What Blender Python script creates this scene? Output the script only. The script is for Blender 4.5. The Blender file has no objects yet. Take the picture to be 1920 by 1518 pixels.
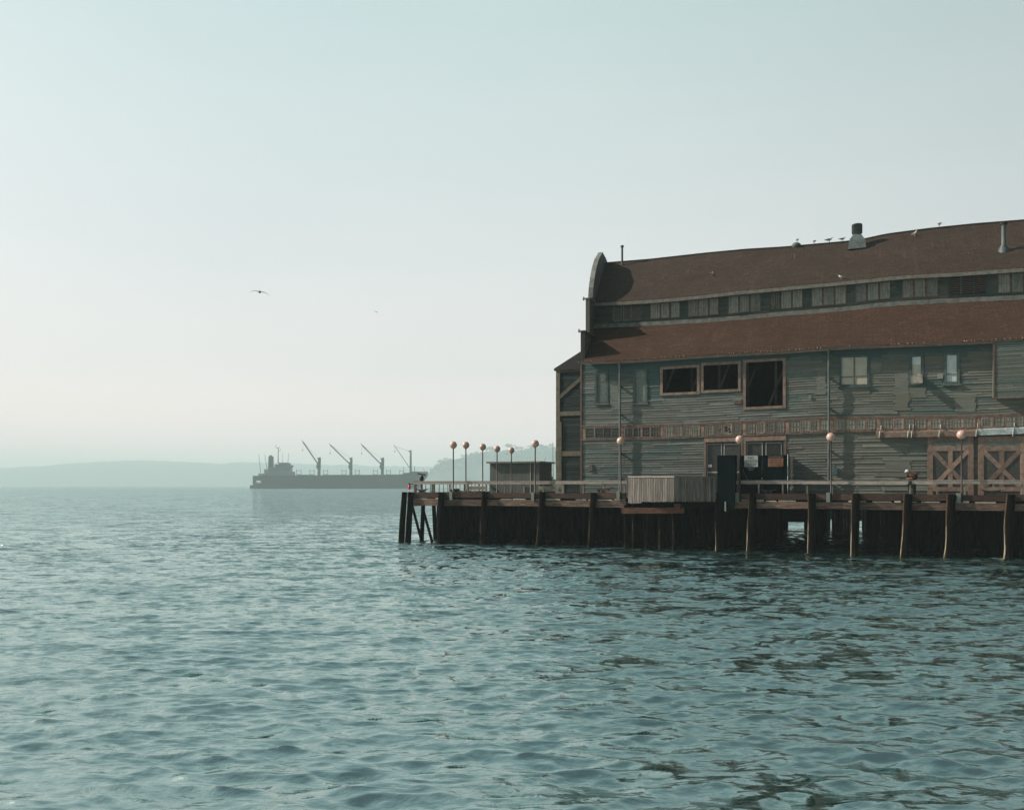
import bpy, math, random
import numpy as np
from mathutils import Vector, noise as mn
random.seed(7); R = random.random
D = bpy.data; SC = bpy.context.scene; COL = SC.collection
def U(a, b): return a + (b - a) * R()
# ---------------------------------------------------------------- frames
F, HZ, CX, HC = 1600.0, 909.0, 960.0, 4.7
P0 = (5.306, 65.3); UX, UY = 0.9272, -0.3746          # pier edge runs along u, inland of the edge is v
ANG = math.atan2(UY, UX)
def P(s, t, z): return Vector((P0[0] + UX*s - UY*t, P0[1] + UY*s + UX*t, z))
def sx(px, t):                                          # position along the pier that stands in direction px at setback t
    a = (px - CX) / F
    return (a*(P0[1] + UX*t) - P0[0] + UY*t) / (UX - a*UY)
def zy(py, s, t): return HC + (HZ - py) * P(s, t, 0).y / F
def W(px, py, Y): return Vector(((px - CX)/F*Y, Y, HC + (HZ - py)*Y/F))
def ln(pts, t):
    q = [(sx(a, t), zy(b, sx(a, t), t)) for a, b in pts]
    def f(s):
        if s <= q[0][0]: return q[0][1]
        for (a, za), (b, zb) in zip(q, q[1:]):
            if s <= b: return za + (zb - za)*(s - a)/(b - a)
        return q[-1][1]
    return f
# ---------------------------------------------------------------- mesh builder
BASE = {}
class MB:
    def __init__(s): s.v = []; s.f = []; s.t = []; s.p = []; s.sm = []
    def face(s, vs, tint=None, paint=0.0, smooth=False):
        n = len(s.v); s.v += [tuple(x) for x in vs]; s.f.append(tuple(range(n, n+len(vs))))
        s.t.append(R() if tint is None else tint); s.p.append(paint); s.sm.append(smooth)
    def mesh(s, vs, fs, tint=None, paint=0.0, smooth=False):
        n = len(s.v); s.v += [tuple(x) for x in vs]; tt = R() if tint is None else tint
        for f in fs: s.f.append(tuple(n+i for i in f)); s.t.append(tt); s.p.append(paint); s.sm.append(smooth)
    def box(s, a, b, tint=None, paint=0.0):
        x0, x1 = sorted((a[0], b[0])); y0, y1 = sorted((a[1], b[1])); z0, z1 = sorted((a[2], b[2]))
        v = [(x0,y0,z0),(x1,y0,z0),(x1,y1,z0),(x0,y1,z0),(x0,y0,z1),(x1,y0,z1),(x1,y1,z1),(x0,y1,z1)]
        s.mesh(v, [(0,3,2,1),(4,5,6,7),(0,1,5,4),(1,2,6,5),(2,3,7,6),(3,0,4,7)], tint, paint)
    def bar(s, p, q, w, h, tint=None, paint=0.0, up=(0,0,1)):      # squared timber from p to q: w across, h along up
        p, q = Vector(p), Vector(q); d = (q-p).normalized(); up = Vector(up)
        if abs(d.dot(up)) > .98: up = Vector((0,1,0))
        x = d.cross(up).normalized(); y = x.cross(d).normalized(); v = []
        for c in (p, q):
            for i, j in ((-1,-1),(1,-1),(1,1),(-1,1)): v.append(c + x*(w/2*i) + y*(h/2*j))
        s.mesh(v, [(0,3,2,1),(4,5,6,7),(0,1,5,4),(1,2,6,5),(2,3,7,6),(3,0,4,7)], tint, paint)
    def tube(s, pts, rs, n=8, tint=None, paint=0.0, cap=True):
        pts = [Vector(p) for p in pts]
        if not hasattr(rs, '__len__'): rs = [rs]*len(pts)
        v = []; fs = []
        for i, p in enumerate(pts):
            d = (pts[min(i+1, len(pts)-1)] - pts[max(i-1, 0)]).normalized()
            a = Vector((0,0,1)) if abs(d.z) < .9 else Vector((1,0,0))
            x = d.cross(a).normalized(); y = d.cross(x).normalized()
            for k in range(n):
                c = 2*math.pi*k/n; v.append(p + (x*math.cos(c) + y*math.sin(c))*rs[i])
        for i in range(len(pts)-1):
            for k in range(n):
                a, b = i*n+k, i*n+(k+1) % n; fs.append((a, b, b+n, a+n))
        s.mesh(v, fs, tint, paint, True)
        if cap:
            tt = s.t[-1]
            s.mesh(v[:n][::-1], [tuple(range(n))], tt, paint); s.mesh(v[-n:], [tuple(range(n))], tt, paint)
    def ball(s, c, r, n=14, m=9, tint=None, sc=(1,1,1)):
        v = []; fs = []
        for i in range(m+1):
            a = math.pi*i/m
            for k in range(n):
                b = 2*math.pi*k/n
                v.append((c[0]+r*sc[0]*math.sin(a)*math.cos(b), c[1]+r*sc[1]*math.sin(a)*math.sin(b), c[2]+r*sc[2]*math.cos(a)))
        for i in range(m):
            for k in range(n):
                a, b = i*n+k, i*n+(k+1) % n; fs.append((a, a+n, b+n, b))
        s.mesh(v, fs, tint, 0, True)
    def prism(s, prof, f0, f1, tint=None, paint=0.0):               # prof: list of 2D points mapped by f0 and f1 to the two ends
        n = len(prof); v = [f0(*p) for p in prof] + [f1(*p) for p in prof]
        fs = [tuple(range(n))[::-1], tuple(range(n, 2*n))] + [(i, (i+1) % n, n+(i+1) % n, n+i) for i in range(n)]
        s.mesh(v, fs, tint, paint)
    def build(s, name, mat, parent=None, base=None, rot=None, pier=True):
        b = BASE[parent.name] if parent is not None else base
        me = D.meshes.new(name)
        me.from_pydata([(x-b[0], y-b[1], z-b[2]) for x, y, z in s.v], [], s.f)
        me.materials.append(mat)
        for nm, dat in (('tint', s.t), ('paint', s.p)):
            at = me.attributes.new(nm, 'FLOAT', 'FACE'); at.data.foreach_set('value', dat)
        me.polygons.foreach_set('use_smooth', s.sm)
        me.update(); o = D.objects.new(name, me); COL.objects.link(o)
        if parent is not None: o.parent = parent
        else:
            o.location = P(*b) if pier else Vector(b)
            o.rotation_euler.z = ANG if pier else 0
        BASE[o.name] = b
        return o
def tag(o, label=None, cat=None, group=None, kind=None):
    if label: o['label'] = label
    if cat: o['category'] = cat
    if group: o['group'] = group
    if kind: o['kind'] = kind
    return o
def root(name, label, cat, base, group=None, pier=True, rz=None):
    o = D.objects.new(name, None); COL.objects.link(o); o.empty_display_size = .3
    o.location = P(*base) if pier else Vector(base); o.rotation_euler.z = ANG if pier else (rz or 0)
    BASE[o.name] = base if pier or rz is None else (0, 0, 0)
    if not pier and rz is not None: BASE[o.name] = (0, 0, 0)
    return tag(o, label, cat, group)
def kids(o): return [c for c in D.objects if c.parent == o]
def copy_tree(o, parent=None):
    c = o.copy(); COL.objects.link(c)
    if parent is not None: c.parent = parent
    for ch in kids(o): copy_tree(ch, c)
    return c
# ---------------------------------------------------------------- materials
def newmat(name):
    m = D.materials.new(name); m.use_nodes = True; nt = m.node_tree; nt.nodes.clear()
    out = nt.nodes.new('ShaderNodeOutputMaterial'); b = nt.nodes.new('ShaderNodeBsdfPrincipled')
    nt.links.new(b.outputs[0], out.inputs[0]); return m, nt, b
def noise(nt, scale=(1,1,1), sc=1.0, det=4, rough=.6, dist=0):
    tc = nt.nodes.new('ShaderNodeTexCoord'); mp = nt.nodes.new('ShaderNodeMapping'); mp.inputs['Scale'].default_value = scale
    n = nt.nodes.new('ShaderNodeTexNoise'); n.inputs['Scale'].default_value = sc; n.inputs['Detail'].default_value = det
    n.inputs['Roughness'].default_value = rough; n.inputs['Distortion'].default_value = dist
    nt.links.new(tc.outputs['Object'], mp.inputs[0]); nt.links.new(mp.outputs[0], n.inputs['Vector']); return n.outputs['Fac']
def ramp(nt, fac, stops):
    r = nt.nodes.new('ShaderNodeValToRGB'); e = r.color_ramp.elements
    while len(e) < len(stops): e.new(.5)
    for k, (p, c) in enumerate(stops): e[k].position = p; e[k].color = (*c, 1)
    nt.links.new(fac, r.inputs[0]); return r.outputs[0]
def mix(nt, fac, a, b, mode='MIX'):
    m = nt.nodes.new('ShaderNodeMix'); m.data_type = 'RGBA'; m.blend_type = mode
    for sck, val in ((m.inputs[0], fac), (m.inputs[6], a), (m.inputs[7], b)):
        if hasattr(val, 'links'): nt.links.new(val, sck)
        elif isinstance(val, tuple): sck.default_value = (*val, 1)
        else: sck.default_value = val
    return m.outputs[2]
def math_(nt, op, a, b=0.0):
    m = nt.nodes.new('ShaderNodeMath'); m.operation = op
    for i, v in enumerate((a, b)):
        if hasattr(v, 'links'): nt.links.new(v, m.inputs[i])
        else: m.inputs[i].default_value = v
    return m.outputs[0]
def attr(nt, n):
    a = nt.nodes.new('ShaderNodeAttribute'); a.attribute_name = n; return a.outputs['Fac']
def bump(nt, b, h, dist=.01, strength=1.0):
    n = nt.nodes.new('ShaderNodeBump'); n.inputs['Distance'].default_value = dist; n.inputs['Strength'].default_value = strength
    nt.links.new(h, n.inputs['Height']); nt.links.new(n.outputs[0], b.inputs['Normal']); return n
def simple(name, col, rough=.7, var=.35, sc=3.0, scale=(1,1,1), metal=0.0, spec=.3, bmp=0.0, tintvar=.35, det=5):
    """colour with cloudy wear and a per-piece shade difference"""
    m, nt, b = newmat(name)
    n = noise(nt, scale, sc, det)
    lo = tuple(c*(1-var) for c in col); hi = tuple(min(1, c*(1+var)) for c in col)
    c = ramp(nt, n, [(.3, lo), (.7, hi)])
    k = math_(nt, 'ADD', math_(nt, 'MULTIPLY', attr(nt, 'tint'), tintvar*2), 1-tintvar)
    cc = nt.nodes.new('ShaderNodeVectorMath'); cc.operation = 'SCALE'; nt.links.new(c, cc.inputs[0]); nt.links.new(k, cc.inputs['Scale'])
    nt.links.new(cc.outputs[0], b.inputs['Base Color'])
    b.inputs['Roughness'].default_value = rough; b.inputs['Metallic'].default_value = metal; b.inputs['Specular IOR Level'].default_value = spec
    if bmp: bump(nt, b, n, bmp)
    return m
def siding(name, wood=(.210,.230,.208), wood2=(.040,.044,.038), paint=(.046,.083,.080)):
    m, nt, b = newmat(name)
    g = noise(nt, (.5, 1, 22), 1.6, 6, .7); big = noise(nt, (.35, 1, .9), .8, 4, .6); fleck = noise(nt, (2.5, 1, 14), 2.2, 5, .75)
    w = ramp(nt, g, [(.34, wood2), (.47, tuple((a+c)/2 for a, c in zip(wood, wood2))), (.62, wood)])
    w = mix(nt, math_(nt, 'MULTIPLY', math_(nt, 'POWER', attr(nt, 'tint'), 1.6), .95), w, tuple(c*.42 for c in wood))
    w = mix(nt, ramp(nt, big, [(.48, (0,0,0)), (.66, (.45,.45,.45))]), w, (.110, .106, .082))
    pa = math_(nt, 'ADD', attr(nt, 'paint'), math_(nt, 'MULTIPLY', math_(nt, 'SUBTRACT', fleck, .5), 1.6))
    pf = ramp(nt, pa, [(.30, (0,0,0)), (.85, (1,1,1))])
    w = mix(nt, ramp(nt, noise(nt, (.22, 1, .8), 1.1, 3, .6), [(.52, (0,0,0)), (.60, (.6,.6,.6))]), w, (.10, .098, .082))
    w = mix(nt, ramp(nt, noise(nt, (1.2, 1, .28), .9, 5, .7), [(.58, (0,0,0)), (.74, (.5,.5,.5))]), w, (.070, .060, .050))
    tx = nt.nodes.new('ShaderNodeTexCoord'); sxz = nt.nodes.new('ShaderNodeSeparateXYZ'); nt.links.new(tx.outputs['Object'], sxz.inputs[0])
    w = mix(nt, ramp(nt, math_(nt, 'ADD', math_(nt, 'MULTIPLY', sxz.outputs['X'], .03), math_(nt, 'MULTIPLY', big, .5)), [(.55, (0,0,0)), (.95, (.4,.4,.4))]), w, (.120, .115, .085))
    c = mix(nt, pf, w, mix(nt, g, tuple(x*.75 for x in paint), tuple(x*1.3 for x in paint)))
    nt.links.new(c, b.inputs['Base Color']); b.inputs['Roughness'].default_value = .8; b.inputs['Specular IOR Level'].default_value = .15
    bump(nt, b, g, .02, .7); return m
def shingle(name, col, dark):
    m, nt, b = newmat(name)
    n1 = noise(nt, (3, 5, 5), 1.5, 6, .75); n2 = noise(nt, (1, 1, 1), .25, 4, .6)
    c = ramp(nt, n1, [(.33, dark), (.52, col), (.68, tuple(min(1, x*1.55) for x in col))])
    c = mix(nt, ramp(nt, n2, [(.38, (0,0,0)), (.68, (.6,.6,.6))]), c, tuple(x*.66 for x in col))
    tc = nt.nodes.new('ShaderNodeTexCoord')
    br = nt.nodes.new('ShaderNodeTexBrick'); mp = nt.nodes.new('ShaderNodeMapping'); mp.inputs['Scale'].default_value = (1, 1, 1)
    nt.links.new(tc.outputs['Object'], mp.inputs[0]); nt.links.new(mp.outputs[0], br.inputs['Vector'])
    br.inputs['Scale'].default_value = .85; br.inputs['Mortar Size'].default_value = .02; br.inputs['Color1'].default_value = (.75,.75,.75,1); br.inputs['Color2'].default_value = (1.15,1.12,1.1,1); br.inputs['Mortar'].default_value = (.5,.5,.5,1)
    c = mix(nt, .75, c, br.outputs['Color'], 'MULTIPLY')
    c = mix(nt, ramp(nt, noise(nt, (2.2, .16, .16), .9, 5, .7), [(.55, (0,0,0)), (.8, (.4,.4,.4))]), c, tuple(min(1, x*2.0) for x in col))
    v = nt.nodes.new('ShaderNodeTexVoronoi'); v.inputs['Scale'].default_value = 2.3; v.inputs['Randomness'].default_value = 1
    mp2 = nt.nodes.new('ShaderNodeMapping'); mp2.inputs['Scale'].default_value = (.8, 1.1, 1.1); nt.links.new(tc.outputs['Object'], mp2.inputs[0]); nt.links.new(mp2.outputs[0], v.inputs['Vector'])
    sp = math_(nt, 'MULTIPLY', math_(nt, 'LESS_THAN', v.outputs['Distance'], .10), math_(nt, 'GREATER_THAN', noise(nt, (1,1,1), .45, 3), .53))
    c = mix(nt, math_(nt, 'MULTIPLY', sp, .4), c, (.24, .20, .17))
    nt.links.new(c, b.inputs['Base Color']); b.inputs['Roughness'].default_value = .9; b.inputs['Specular IOR Level'].default_value = .1
    bump(nt, b, n1, .03, .8); return m
M = {}
M['siding'] = siding('weathered_clapboard')
M['siding2'] = siding('green_clapboard', (.10,.105,.085), (.05,.052,.042), (.028,.060,.058))
M['roof_low'] = shingle('brown_shingle', (.050,.0275,.0175), (.020,.0115,.008))
M['roof_up'] = shingle('grey_brown_shingle', (.041,.0285,.0205), (.017,.0125,.0095))
M['trim'] = simple('faded_pink_trim', (.175,.122,.094), .75, .35, 4)
M['trim_dark'] = simple('brown_window_trim', (.11,.074,.058), .75, .4, 5)
M['trim_green'] = simple('green_trim', (.045,.070,.066), .7, .35, 4)
M['fascia'] = simple('fascia_board', (.125,.12,.10), .75, .4, 3)
M['gutter'] = simple('gutter_brown', (.14,.10,.078), .6, .3, 3)
M['spout'] = simple('green_grey_downpipe', (.065,.085,.08), .5, .3, 2)
M['flash'] = simple('lead_flashing', (.115,.12,.105), .6, .45, 2.5)
M['pane_dull'] = simple('dirty_boarded_pane', (.19,.20,.165), .5, .35, 6, (1,1,.3), tintvar=.3)
M['pane_dark'] = simple('dark_dusty_pane', (.03,.032,.028), .3, .4, 6, tintvar=.4, spec=.4)
M['pane_old'] = simple('old_dull_pane', (.10,.122,.105), .6, .3, 5)
M['louver'] = simple('brown_louver', (.10,.062,.048), .7, .3, 5)
M['glass_pale'] = simple('pane_with_sky_reflection', (.44,.50,.48), .2, .12, 2, tintvar=.08, spec=.5)  # reflected sky put into the pale base colour of the pane
M['blind'] = simple('beige_blind', (.34,.33,.27), .5, .12, 2, tintvar=.06)
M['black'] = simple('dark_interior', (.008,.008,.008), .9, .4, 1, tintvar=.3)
M['inner'] = simple('interior_timber', (.05,.045,.035), .9, .4, 2)
M['alu'] = simple('grey_door_frame', (.25,.27,.24), .5, .2, 3)
M['timber'] = simple('brown_kerb_timber', (.050,.028,.020), .85, .6, 2.5, (1,6,6), bmp=.03, tintvar=.4)
M['stringer'] = simple('worn_stringer_timber', (.095,.062,.046), .85, .8, 1.6, (.8,4,5), bmp=.03, tintvar=.4)
M['deck'] = simple('deck_planks', (.12,.11,.09), .85, .4, 2, (1,8,8), tintvar=.35)
M['plank_end'] = simple('pale_plank_ends', (.30,.28,.23), .8, .3, 4, tintvar=.5)
M['rail'] = simple('sun_bleached_rail', (.235,.208,.182), .8, .35, 3, (1,6,6), bmp=.01, tintvar=.2)
M['post'] = simple('grey_rail_post', (.15,.145,.115), .8, .35, 4, tintvar=.3)
M['hoard'] = simple('grey_board_fence', (.100,.090,.078), .85, .65, 2.2, (7,7,.45), bmp=.02, tintvar=.35)
M['screen'] = simple('dark_green_sheet', (.0022,.0065,.0075), .9, .3, 2, tintvar=.15, spec=.02)
M['redbeam'] = simple('red_brown_beam', (.070,.032,.019), .85, .6, 2.5, (1,5,5), bmp=.03)
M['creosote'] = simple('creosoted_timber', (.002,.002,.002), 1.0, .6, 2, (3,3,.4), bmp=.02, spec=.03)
M['pole'] = simple('dark_bronze_pole', (.022,.014,.012), .5, .3, 5, tintvar=.1)
M['bracket'] = simple('pale_green_bracket', (.13,.16,.13), .7, .25, 5)
M['steel'] = simple('galvanised_steel', (.068,.088,.084), .6, .35, 3)
M['iron'] = simple('black_iron', (.018,.016,.014), .6, .4, 5)
M['shed'] = simple('grey_green_cladding', (.075,.088,.075), .8, .15, 3, (6,1,.4))
M['annex_frame'] = simple('olive_timber_frame', (.082,.075,.054), .8, .35, 3)
M['white'] = simple('dirty_white', (.55,.56,.53), .6, .2, 4, tintvar=.1)
M['orange'] = simple('faded_orange', (.20,.095,.05), .7, .25, 5, tintvar=.05)
M['signwhite'] = simple('faded_sign_white', (.30,.33,.32), .7, .2, 4, tintvar=.05)
M['ink'] = simple('sign_ink', (.03,.03,.03), .8, .2, 4, tintvar=.05)
M['inkred'] = simple('sign_red_ink', (.13,.05,.045), .8, .2, 4, tintvar=.05)
M['red'] = simple('red_plastic', (.42,.03,.02), .4, .15, 3)
M['brass'] = simple('brass', (.5,.34,.10), .35, .1, 3, metal=.7)
M['bluepaint'] = simple('blue_poster', (.05,.14,.18), .7, .2, 4)
M['net'] = simple('dark_net', (.035,.035,.028), .95, .6, 8, bmp=.05)
M['gullwhite'] = simple('gull_white', (.50,.48,.45), .8, .15, 8, tintvar=.05)
M['gullgrey'] = simple('gull_grey', (.15,.145,.14), .8, .25, 8, tintvar=.05)
M['beak'] = simple('gull_leg', (.35,.2,.1), .6, .1, 8)
M['skin'] = simple('skin', (.38,.18,.11), .6, .1, 8)
M['jacket'] = simple('dark_rust_jacket', (.030,.011,.009), .85, .5, 5)
M['denim'] = simple('dark_denim', (.008,.012,.018), .9, .4, 8)
M['cap'] = simple('pale_blue_cap', (.45,.56,.60), .7, .1, 6)
M['capdark'] = simple('dark_cap_back', (.05,.06,.06), .8, .1, 6)
M['bag'] = simple('black_bag', (.008,.008,.012), .7, .3, 6)
M['hull'] = simple('ship_hull_grey', (.020,.038,.040), .7, .25, .05, tintvar=.1)
M['hullpale'] = simple('ship_pale_grey', (.26,.24,.21), .7, .25, .1, tintvar=.1)
M['shiphouse'] = simple('ship_superstructure', (.12,.16,.16), .7, .25, .1, tintvar=.25)
M['shipcrane'] = simple('ship_crane_grey', (.045,.075,.072), .7, .2, .1, tintvar=.2)
M['bark'] = simple('bark', (.06,.05,.04), .9, .3, 1)
M['far_land'] = simple('far_wooded_hill', (.030,.048,.038), .95, .5, .01, tintvar=.3)
M['leaf'] = simple('evergreen_foliage', (.028,.048,.036), .95, .5, .08, tintvar=.45)
M['sail'] = simple('sail_cloth', (.8,.8,.78), .7, .05, 1, tintvar=.05)
M['glow'] = None
def globe_mat():
    m, nt, b = newmat('milky_globe')
    n = noise(nt, (1,1,1), 4, 4)
    nt.links.new(ramp(nt, n, [(.3, (.35,.225,.180)), (.7, (.46,.315,.255))]), b.inputs['Base Color'])
    b.inputs['Roughness'].default_value = .35; b.inputs['Subsurface Weight'].default_value = .25; b.inputs['Subsurface Radius'].default_value = (.1,.1,.1)
    return m
M['globe'] = globe_mat()
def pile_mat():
    m, nt, b = newmat('weathered_pile_lit_edge')
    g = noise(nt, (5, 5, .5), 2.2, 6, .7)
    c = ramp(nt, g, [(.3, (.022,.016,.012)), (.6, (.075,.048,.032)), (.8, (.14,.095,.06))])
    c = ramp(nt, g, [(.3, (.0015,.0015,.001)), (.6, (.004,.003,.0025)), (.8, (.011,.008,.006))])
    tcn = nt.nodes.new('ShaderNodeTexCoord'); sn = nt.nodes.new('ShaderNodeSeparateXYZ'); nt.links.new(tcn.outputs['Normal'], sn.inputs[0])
    side = ramp(nt, math_(nt, 'ADD', math_(nt, 'MULTIPLY', sn.outputs['X'], -1.0), math_(nt, 'MULTIPLY', math_(nt, 'SUBTRACT', g, .5), .5)), [(.80, (0,0,0)), (.92, (1,1,1))])   # sunlit edge painted in: paler where the normal faces seaward
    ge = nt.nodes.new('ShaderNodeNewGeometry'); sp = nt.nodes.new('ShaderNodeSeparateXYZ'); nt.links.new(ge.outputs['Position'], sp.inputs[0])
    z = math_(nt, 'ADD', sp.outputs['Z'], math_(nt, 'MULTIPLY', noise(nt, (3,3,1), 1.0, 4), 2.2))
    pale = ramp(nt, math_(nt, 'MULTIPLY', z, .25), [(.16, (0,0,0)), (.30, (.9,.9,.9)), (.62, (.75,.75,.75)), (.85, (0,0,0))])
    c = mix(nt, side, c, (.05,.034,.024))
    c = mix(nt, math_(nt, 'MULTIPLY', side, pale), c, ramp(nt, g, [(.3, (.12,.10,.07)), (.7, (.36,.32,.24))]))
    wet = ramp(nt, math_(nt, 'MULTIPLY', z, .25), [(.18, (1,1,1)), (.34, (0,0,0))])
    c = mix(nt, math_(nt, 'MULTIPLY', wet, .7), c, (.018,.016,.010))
    nt.links.new(c, b.inputs['Base Color']); b.inputs['Roughness'].default_value = .95; b.inputs['Specular IOR Level'].default_value = .03; bump(nt, b, g, .06, .9); return m
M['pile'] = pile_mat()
def water_mat():
    m, nt, b = newmat('sea_water')
    b.inputs['Base Color'].default_value = (.009, .026, .025, 1); b.inputs['Roughness'].default_value = .05
    b.inputs['IOR'].default_value = 1.333; b.inputs['Specular IOR Level'].default_value = .5
    n1 = noise(nt, (1, 1.7, 1), 2.6, 5, .55, .3); n2 = noise(nt, (1, 1.5, 1), .45, 5, .6, .2); n3 = noise(nt, (1, 1.6, 1), 9, 3, .5)
    fa = attr(nt, 'fine'); k1 = WAVE[0]; k2 = WAVE[1]
    h = math_(nt, 'ADD', math_(nt, 'MULTIPLY', n1, k1), math_(nt, 'ADD', math_(nt, 'MULTIPLY', n2, k2), math_(nt, 'MULTIPLY', n3, WAVE[2])))
    bn = bump(nt, b, h, 1.0, 1.0)
    tc = nt.nodes.new('ShaderNodeTexCoord'); acc = None
    for sc_, amp in ((4.6, 1.0), (1.3, 1.15), (.3, .6)):
        mp = nt.nodes.new('ShaderNodeMapping'); mp.inputs['Scale'].default_value = (.55, 1.2, 1); nt.links.new(tc.outputs['Object'], mp.inputs[0])
        nz = nt.nodes.new('ShaderNodeTexNoise'); nz.inputs['Scale'].default_value = sc_; nz.inputs['Detail'].default_value = 2; nt.links.new(mp.outputs[0], nz.inputs['Vector'])
        sb = nt.nodes.new('ShaderNodeVectorMath'); sb.operation = 'SUBTRACT'; nt.links.new(nz.outputs['Color'], sb.inputs[0]); sb.inputs[1].default_value = (.5, .527, .5)     # steeper lee faces
        ml = nt.nodes.new('ShaderNodeVectorMath'); ml.operation = 'MULTIPLY'; nt.links.new(sb.outputs[0], ml.inputs[0]); ml.inputs[1].default_value = (1.5*amp, 2.7*amp, 0)
        if acc is None: acc = ml
        else:
            a_ = nt.nodes.new('ShaderNodeVectorMath'); a_.operation = 'ADD'; nt.links.new(acc.outputs[0], a_.inputs[0]); nt.links.new(ml.outputs[0], a_.inputs[1]); acc = a_
    sf = nt.nodes.new('ShaderNodeVectorMath'); sf.operation = 'SCALE'; nt.links.new(acc.outputs[0], sf.inputs[0]); nt.links.new(fa, sf.inputs['Scale'])
    ad = nt.nodes.new('ShaderNodeVectorMath'); ad.operation = 'ADD'; nt.links.new(bn.outputs[0], ad.inputs[0]); nt.links.new(sf.outputs[0], ad.inputs[1])
    nn = nt.nodes.new('ShaderNodeVectorMath'); nn.operation = 'NORMALIZE'; nt.links.new(ad.outputs[0], nn.inputs[0]); bn = nn
    nt.links.new(nn.outputs[0], b.inputs['Normal'])
    gl = nt.nodes.new('ShaderNodeBsdfGlossy'); gl.inputs['Color'].default_value = (.80, .96, .925, 1); gl.inputs['Roughness'].default_value = .05; nt.links.new(bn.outputs[0], gl.inputs['Normal'])
    ms = nt.nodes.new('ShaderNodeMixShader'); ms.inputs[0].default_value = .45; out = [n for n in nt.nodes if n.type == 'OUTPUT_MATERIAL'][0]
    nt.links.new(b.outputs[0], ms.inputs[1]); nt.links.new(gl.outputs[0], ms.inputs[2]); nt.links.new(ms.outputs[0], out.inputs[0]); return m
WAVE = (.036, .04, .006)
M['water'] = water_mat()

# ================================================================ SEA
def sea():
    def axis(lo, hi, step, c, free):          # spacing grows with distance from c
        def g(d): d = max(0, d-free); return step*(1 + .02*d + .0008*d*d)
        out = [c]; x = c
        while x < hi: x += g(abs(x-c)); out.append(x)
        x = c; pre = []
        while x > lo: x -= g(abs(x-c)) if c < 5 else g(abs(x-c)*8); pre.append(x)
        return np.array(pre[::-1] + out)
    xs = axis(-6700, 6700, .065, 1.0, 4)
    ys = axis(-300, 6700, .050, 11.0, 3)
    X, Y = np.meshgrid(xs, ys); dx = np.gradient(xs); dy = np.gradient(ys)
    DX, DY = np.meshgrid(dx, dy)
    Z = np.zeros_like(X); HX = np.zeros_like(X); HY = np.zeros_like(X)
    rng = np.random.RandomState(5)
    n = 90; lam = np.exp(np.linspace(math.log(.16), math.log(3.3), n)); LOST = np.zeros_like(X)
    # gusty patches
    G = .8 + .28*np.sin(X*.043+Y*.061+1)*np.sin(Y*.037-X*.019+2) + .2*np.sin(X*.013-.8)*np.sin(Y*.011+.3)
    for L in lam:
        th = math.radians(97) + rng.normal()*math.radians(26)
        kx, ky = 2*math.pi/L*math.cos(th), 2*math.pi/L*math.sin(th)
        sl = .051*(1 if L < .8 else (.8/L)**1.0)*(1 if L > .45 else (L/.45)**.5); a = sl*L/(2*math.pi)*rng.uniform(.6, 1.4)
        w = np.clip((L/np.maximum(DX*abs(math.cos(th)) + DY*abs(math.sin(th)), 1e-6) - 2.6)/3, 0, 1)
        LOST += (1-w)*sl*sl
        ph = kx*X + ky*Y + rng.uniform(0, 6.28)
        Z += a*w*G*np.cos(ph); q = a*w*G*1.1*np.sin(ph); HX -= q*math.cos(th); HY -= q*math.sin(th)
    X = X + HX; Y = Y + HY
    ny, nx = X.shape; me = D.meshes.new('sea')
    co = np.stack([X, Y, Z], -1).reshape(-1, 3).astype(np.float32)
    idx = np.arange(ny*nx).reshape(ny, nx)
    q = np.stack([idx[:-1,:-1], idx[:-1,1:], idx[1:,1:], idx[1:,:-1]], -1).reshape(-1, 4)
    me.vertices.add(len(co)); me.vertices.foreach_set('co', co.ravel())
    me.loops.add(q.size); me.loops.foreach_set('vertex_index', q.ravel().astype(np.int32))
    me.polygons.add(len(q)); me.polygons.foreach_set('loop_start', np.arange(0, q.size, 4, dtype=np.int32))
    me.polygons.foreach_set('use_smooth', np.ones(len(q), bool))
    me.update(calc_edges=True); me.materials.append(M['water'])
    at = me.attributes.new('fine', 'FLOAT', 'POINT'); at.data.foreach_set('value', (np.clip(LOST/LOST.max(), 0, 1)**.5).astype(np.float32).ravel())
    o = D.objects.new('sea', me); COL.objects.link(o); tag(o, kind='structure')
    print('sea', nx, ny)
sea()

# ================================================================ PIER
EDGE_Y = 924.0
SL, SR = sx(772, 0), 46.0; DZ = 3.75; TW = 37.0
pier = root('pier', 'long timber pier on dark creosoted piles carrying the weathered warehouse', 'pier', (0, 0, 0))
m = MB(); s = SL                                     # deck in planks
while s < SR:
    w = .32
    m.box((s, .05, DZ-.1), (min(s+w-.015, SR), TW, DZ + U(-.012, .012))); s += w
m.build('deck', M['deck'], pier)
# fender piles: (top px, bottom px)
FP = [(826,821),(907,903),(1015,1008),(1112,1103),(1347,1346),(1408,1404),(1521,1518),(1603,1600),(1700,1694),(1782,1774),(1893,1886)]
piles = []
for a, b in FP: piles.append((sx(a+2, -.45), sx(b+2, -.6)))
for k in range(1, 5): piles.append((piles[10][0]+2.6*k, piles[10][0]+2.6*k-.2))
for i, (st, sb) in enumerate(piles):
    m = MB(); n = 12; r = .27 if i > 3 else .25
    pts = []
    for j in range(9):
        u = j/8; wv = .028*math.sin(u*5+i*2)+.02*math.sin(u*11+i)
        pts.append((sb + (st-sb)*u + wv, -.62 + .17*u, -1.4 + (4.12+U(-.04,.04) if j == 8 else 4.1*u+1.4*u*0) + (1.4 if j == 8 else 1.4*u)))
    rs = [r*(1.1-.14*j/8)*(1-.10*math.exp(-((j/8-.42)/.13)**2)) for j in range(9)]
    m.tube(pts, rs, n); m.build('pile', M['pile'], pier)
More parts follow.
